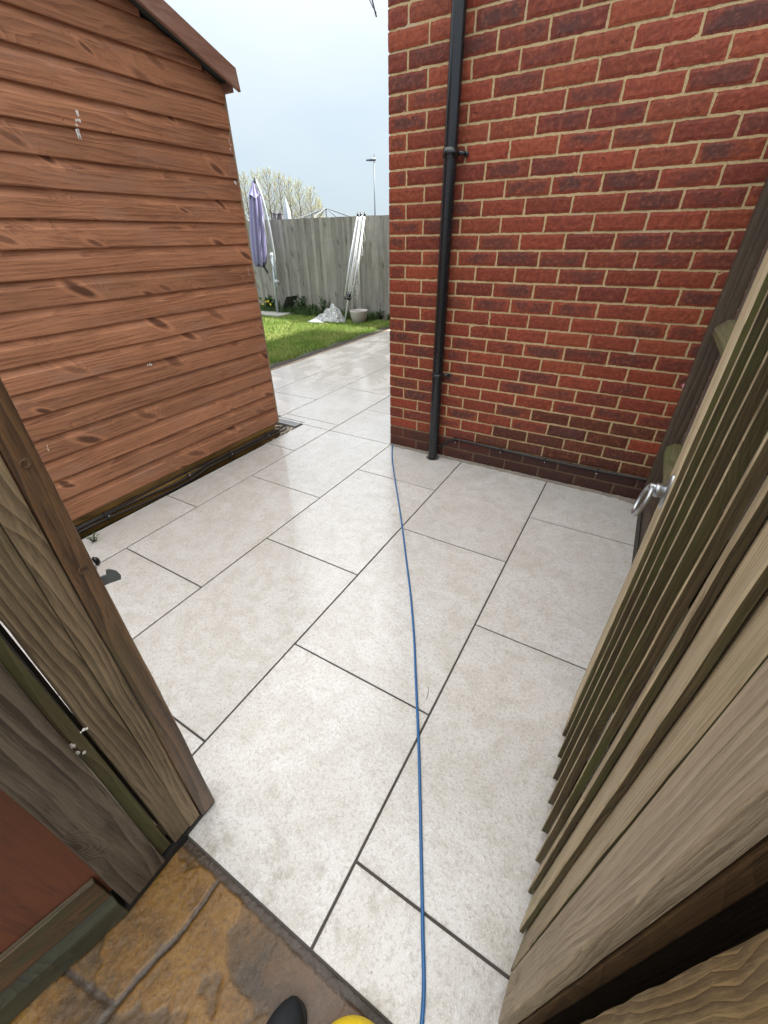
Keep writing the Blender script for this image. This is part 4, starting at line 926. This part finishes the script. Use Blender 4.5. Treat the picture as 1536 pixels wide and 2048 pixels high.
# plants against the back fence
pm = plain('dark_leaf', (.028, .060, .016), .55, ns=20, na=.4); pm2 = plain('mid_leaf', (.045, .085, .022), .55, ns=20, na=.4)
lbls = ['dark leafy weed growing right beside the leaning slab', 'bushy green weed at the fence foot, second right of the leaning slab', 'tall thin nettle against the fence left of the plastic sheet', 'low green weed just behind the plastic sheet', 'leafy weed at the fence foot right of the plant pot', 'dark low weed at the fence foot beside the brick corner']
for i, (x_, h_, n_, lf_) in enumerate([(-5.02, .36, 16, .06), (-4.72, .27, 14, .055), (-4.40, .46, 7, .05), (-4.20, .20, 10, .045), (-3.05, .20, 10, .05), (-2.85, .14, 9, .05)]):
    leafy('weed', x_, 4.97, LZ, h_, n_ * 2, .55, lf_, 20 + i, thin=.004, lm=(pm if i % 2 == 0 else pm2), label=lbls[i], cat='weed', group='weeds along the back fence', stem=pm2)
leafy('daffodil', -5.86, 4.93, LZ, .34, 34, .75, .10, 41, thin=.004, lm=pm2, label='leafy daffodil clump with yellow flowers left of the parasol mast', cat='plant', stem=pm2)
dfo = [o for o in bpy.data.objects if o.name == 'daffodil'][0]
DY = plain('daff_yellow', (.75, .60, .05), .6)
for x_, z_ in ((-5.93, .235), (-5.87, .20), (-5.80, .215), (-5.74, .16), (-5.97, .15)):
    mb = MB(); c = Vector((x_, 4.78, z_)); vs = [c]
    for k in range(12):
        a = k * math.pi / 6; r_ = .034 if k % 2 == 0 else .014; vs.append(c + Vector((math.cos(a) * r_, .006 if k % 2 else 0, math.sin(a) * r_)))
    mb.add(vs, [[0, 1 + k, 1 + (k + 1) % 12] for k in range(12)]); mb.build('flower', DY, dfo)

# ------------------------------------------------------------------ beyond the fence
GRYM = plain('lamp_grey', (.13, .16, .19), .5, ns=5)
def at(az, dist, z): a = math.radians(az); return Vector((CAM.x + math.sin(a) * dist, CAM.y + math.cos(a) * dist, z))
lpst = thing('street_lamp', 'slim grey street lamp standing alone beyond the fence', 'street lamp', at(-31.25, 50, 0))
b0 = at(-31.25, 50, 0)
mb = MB(); mb.tube([b0, at(-31.25, 50, 7.4)], [.075, .055], 12); mb.build('pole', GRYM, lpst, smooth=True)
mb = MB(); q0, q1 = at(-31.05, 50, 7.38), at(-32.1, 50, 7.30); mb.tube([q0, q0.lerp(q1, .5), q1], [.13, .12, .05], 10); mb.build('lantern', GRYM, lpst, smooth=True)
mb = MB(); mb.tube([at(-31.22, 50, 7.4), at(-31.22, 50, 7.72)], .035, 8); mb.build('sensor', GRYM, lpst)
# neighbour's rotary airer
ai = thing('rotary_airer', "neighbour's open rotary airer with thin lines beyond the fence", 'clothes airer', (-7.18, 9, 0))
LN = plain('airer_grey', (.20, .23, .25), .5); tp = Vector((-7.18, 9, 2.055))
mb = MB(); mb.tube([(-7.18, 9, 0), (-7.18, 9, 2.07)], .02, 8); mb.build('pole', LN, ai)
for k in range(8):
    a = k * math.pi / 4 + .2; e = Vector((tp.x + math.cos(a) * 1.35, tp.y + math.sin(a) * 1.35, 1.66)); mb = MB(); mb.tube([tp, e], .011, 6); mb.build('arm', LN, ai)
# neighbour's closed white parasol and a chimney-like post top
npz = at(-41.1, 17, 0); npar = thing('white_parasol', 'distant closed white parasol poking above the fence before the trees', 'parasol', npz)
mb = MB(); mb.tube([npz, (npz.x, npz.y, 2.0)], .03, 8); mb.build('pole', WH, npar)
mb = MB(); vs = []; seg = 30
for z, r in ((1.25, .10), (1.7, .115), (2.1, .10), (2.3, .055), (2.45, .01)):
    for j in range(seg): a = 2 * math.pi * j / seg; q = r * (1 + .2 * math.sin(a * 7)); vs.append((npz.x + q * math.cos(a), npz.y + q * math.sin(a), z))
mb.add(vs, [[i * seg + j, i * seg + (j + 1) % seg, (i + 1) * seg + (j + 1) % seg, (i + 1) * seg + j] for i in range(4) for j in range(seg)]); mb.build('canopy', plain('pale_cloth', (.40, .46, .52), .8), npar, smooth=True)
for i, az_ in enumerate((-42.35, -41.75)):
    c = at(az_, 40, 0); mb = MB(); mb.box((c.x - .16, c.y - .16, 2.2), (c.x + .16, c.y + .16, 2.92)); mb.box((c.x - .20, c.y - .20, 2.921), (c.x + .20, c.y + .20, 3.0)); mb.box((c.x - .14, c.y - .14, 0), (c.x + .14, c.y + .14, 2.199))
    tag(mb.build('chimney_pot', plain('chimney_%d' % i, (.16, .15, .17), .8)), ('left' if i == 0 else 'right') + ' one of the two small dark chimney tops just above the fence', 'chimney', 'chimney tops over the fence')

# row of tall bare trees with young leaf
BARK = plain('bark', (.10, .085, .065), .9, ns=3)
def m_young():
    t = NT('young_leaf'); k = t.attr('tint', 'Fac'); c = t.mix(1.0, (.50, .48, .20), t.comb(k, k, k), 'MULTIPLY'); return t.done(c, .7)
YL = m_young()
def tree(seed, pos, H, label):
    rn = random.Random(seed); t_ = thing('poplar_tree', label, 'tree', pos, 'row of bare trees beyond the fence')
    tr = MB(); cr_ = MB(); lf = MB(); pos = Vector(pos)
    T = [pos + Vector((rn.uniform(-.01, .01) * H * s_, rn.uniform(-.01, .01) * H * s_, H * s_)) for s_ in (0, .25, .5, .75, 1)]
    tr.tube(T, [H * .020, H * .015, H * .010, H * .005, H * .001], 7)
    def br(p, d, ln, r, lvl):
        P = [p]; q = Vector(p); dd = Vector(d)
        for i in range(4):
            dd = (dd + Vector((rn.gauss(0, .06), rn.gauss(0, .06), .13))).normalized(); q = q + dd * ln / 4; P.append(Vector(q))
        cr_.tube(P, [r, r * .8, r * .6, r * .4, r * .15], 3 if lvl else 4, cap=False)
        if lvl < 2:
            for k in range(6 if lvl == 0 else 3):
                s_ = rn.uniform(.2, 1); j = min(int(s_ * 4), 3); a = P[j].lerp(P[j + 1], s_ * 4 - j)
                nd = (dd + Vector((rn.gauss(0, .4), rn.gauss(0, .4), rn.gauss(.2, .25)))).normalized(); br(a, nd, ln * rn.uniform(.28, .5), r * .45, lvl + 1)
        if lvl >= 1:
            for k in range(3):
                a = P[rn.randint(1, 4)] + Vector((rn.gauss(0, .10), rn.gauss(0, .10), rn.gauss(0, .10))); z = rn.uniform(.015, .034)
                u = Vector((rn.gauss(0, 1), rn.gauss(0, 1), rn.gauss(0, 1))).normalized() * z; w = u.orthogonal().normalized() * z * .8
                lf.add([a - u, a + w, a + u, a - w], [[0, 1, 2, 3]], tint=rn.uniform(.6, 1.5))
    nb = 56
    for i in range(nb):
        s_ = .12 + .86 * i / nb; j = min(int(s_ * 4), 3); a = T[j].lerp(T[j + 1], s_ * 4 - j); an = i * 2.4 + rn.uniform(-.4, .4)
        ln = H * (.26 * (1 - s_) ** .7 + .05) * rn.uniform(.7, 1.15); br(a, (math.cos(an) * 1.0, math.sin(an) * 1.0, .75), ln * 1.15, H * .0032, 0)
    tr.build('trunk', BARK, t_); c1 = cr_.build('crown', BARK, t_, fix=False); lf.build('young_leaves', YL, c1, fix=False)
specs = [(-46.3, 70, .088), (-45.2, 72, .097), (-43.9, 70, .100), (-42.8, 71, .104), (-41.6, 70, .098), (-40.6, 72, .090), (-39.6, 70, .088), (-38.4, 71, .078), (-37.5, 72, .060)]
words = ['leftmost tree in the bare row, mostly hidden by the shed', 'second tree from the left in the bare row, left of the parasol', 'tree of the bare row directly behind the parasol top', 'tallest tree of the bare row just right of the parasol', 'tree of the bare row behind the distant white parasol', 'tree of the bare row left of its middle gap, dense twigs', 'sixth visible tree of the bare row, thin upright trunk', 'second tree from the right end of the bare row', 'shortest tree at the right end of the bare row']
for i, (a, d, dep) in enumerate(specs):
    tree(100 + i, tuple(at(a, d, 0)), CAM.z + dep * d, words[i])
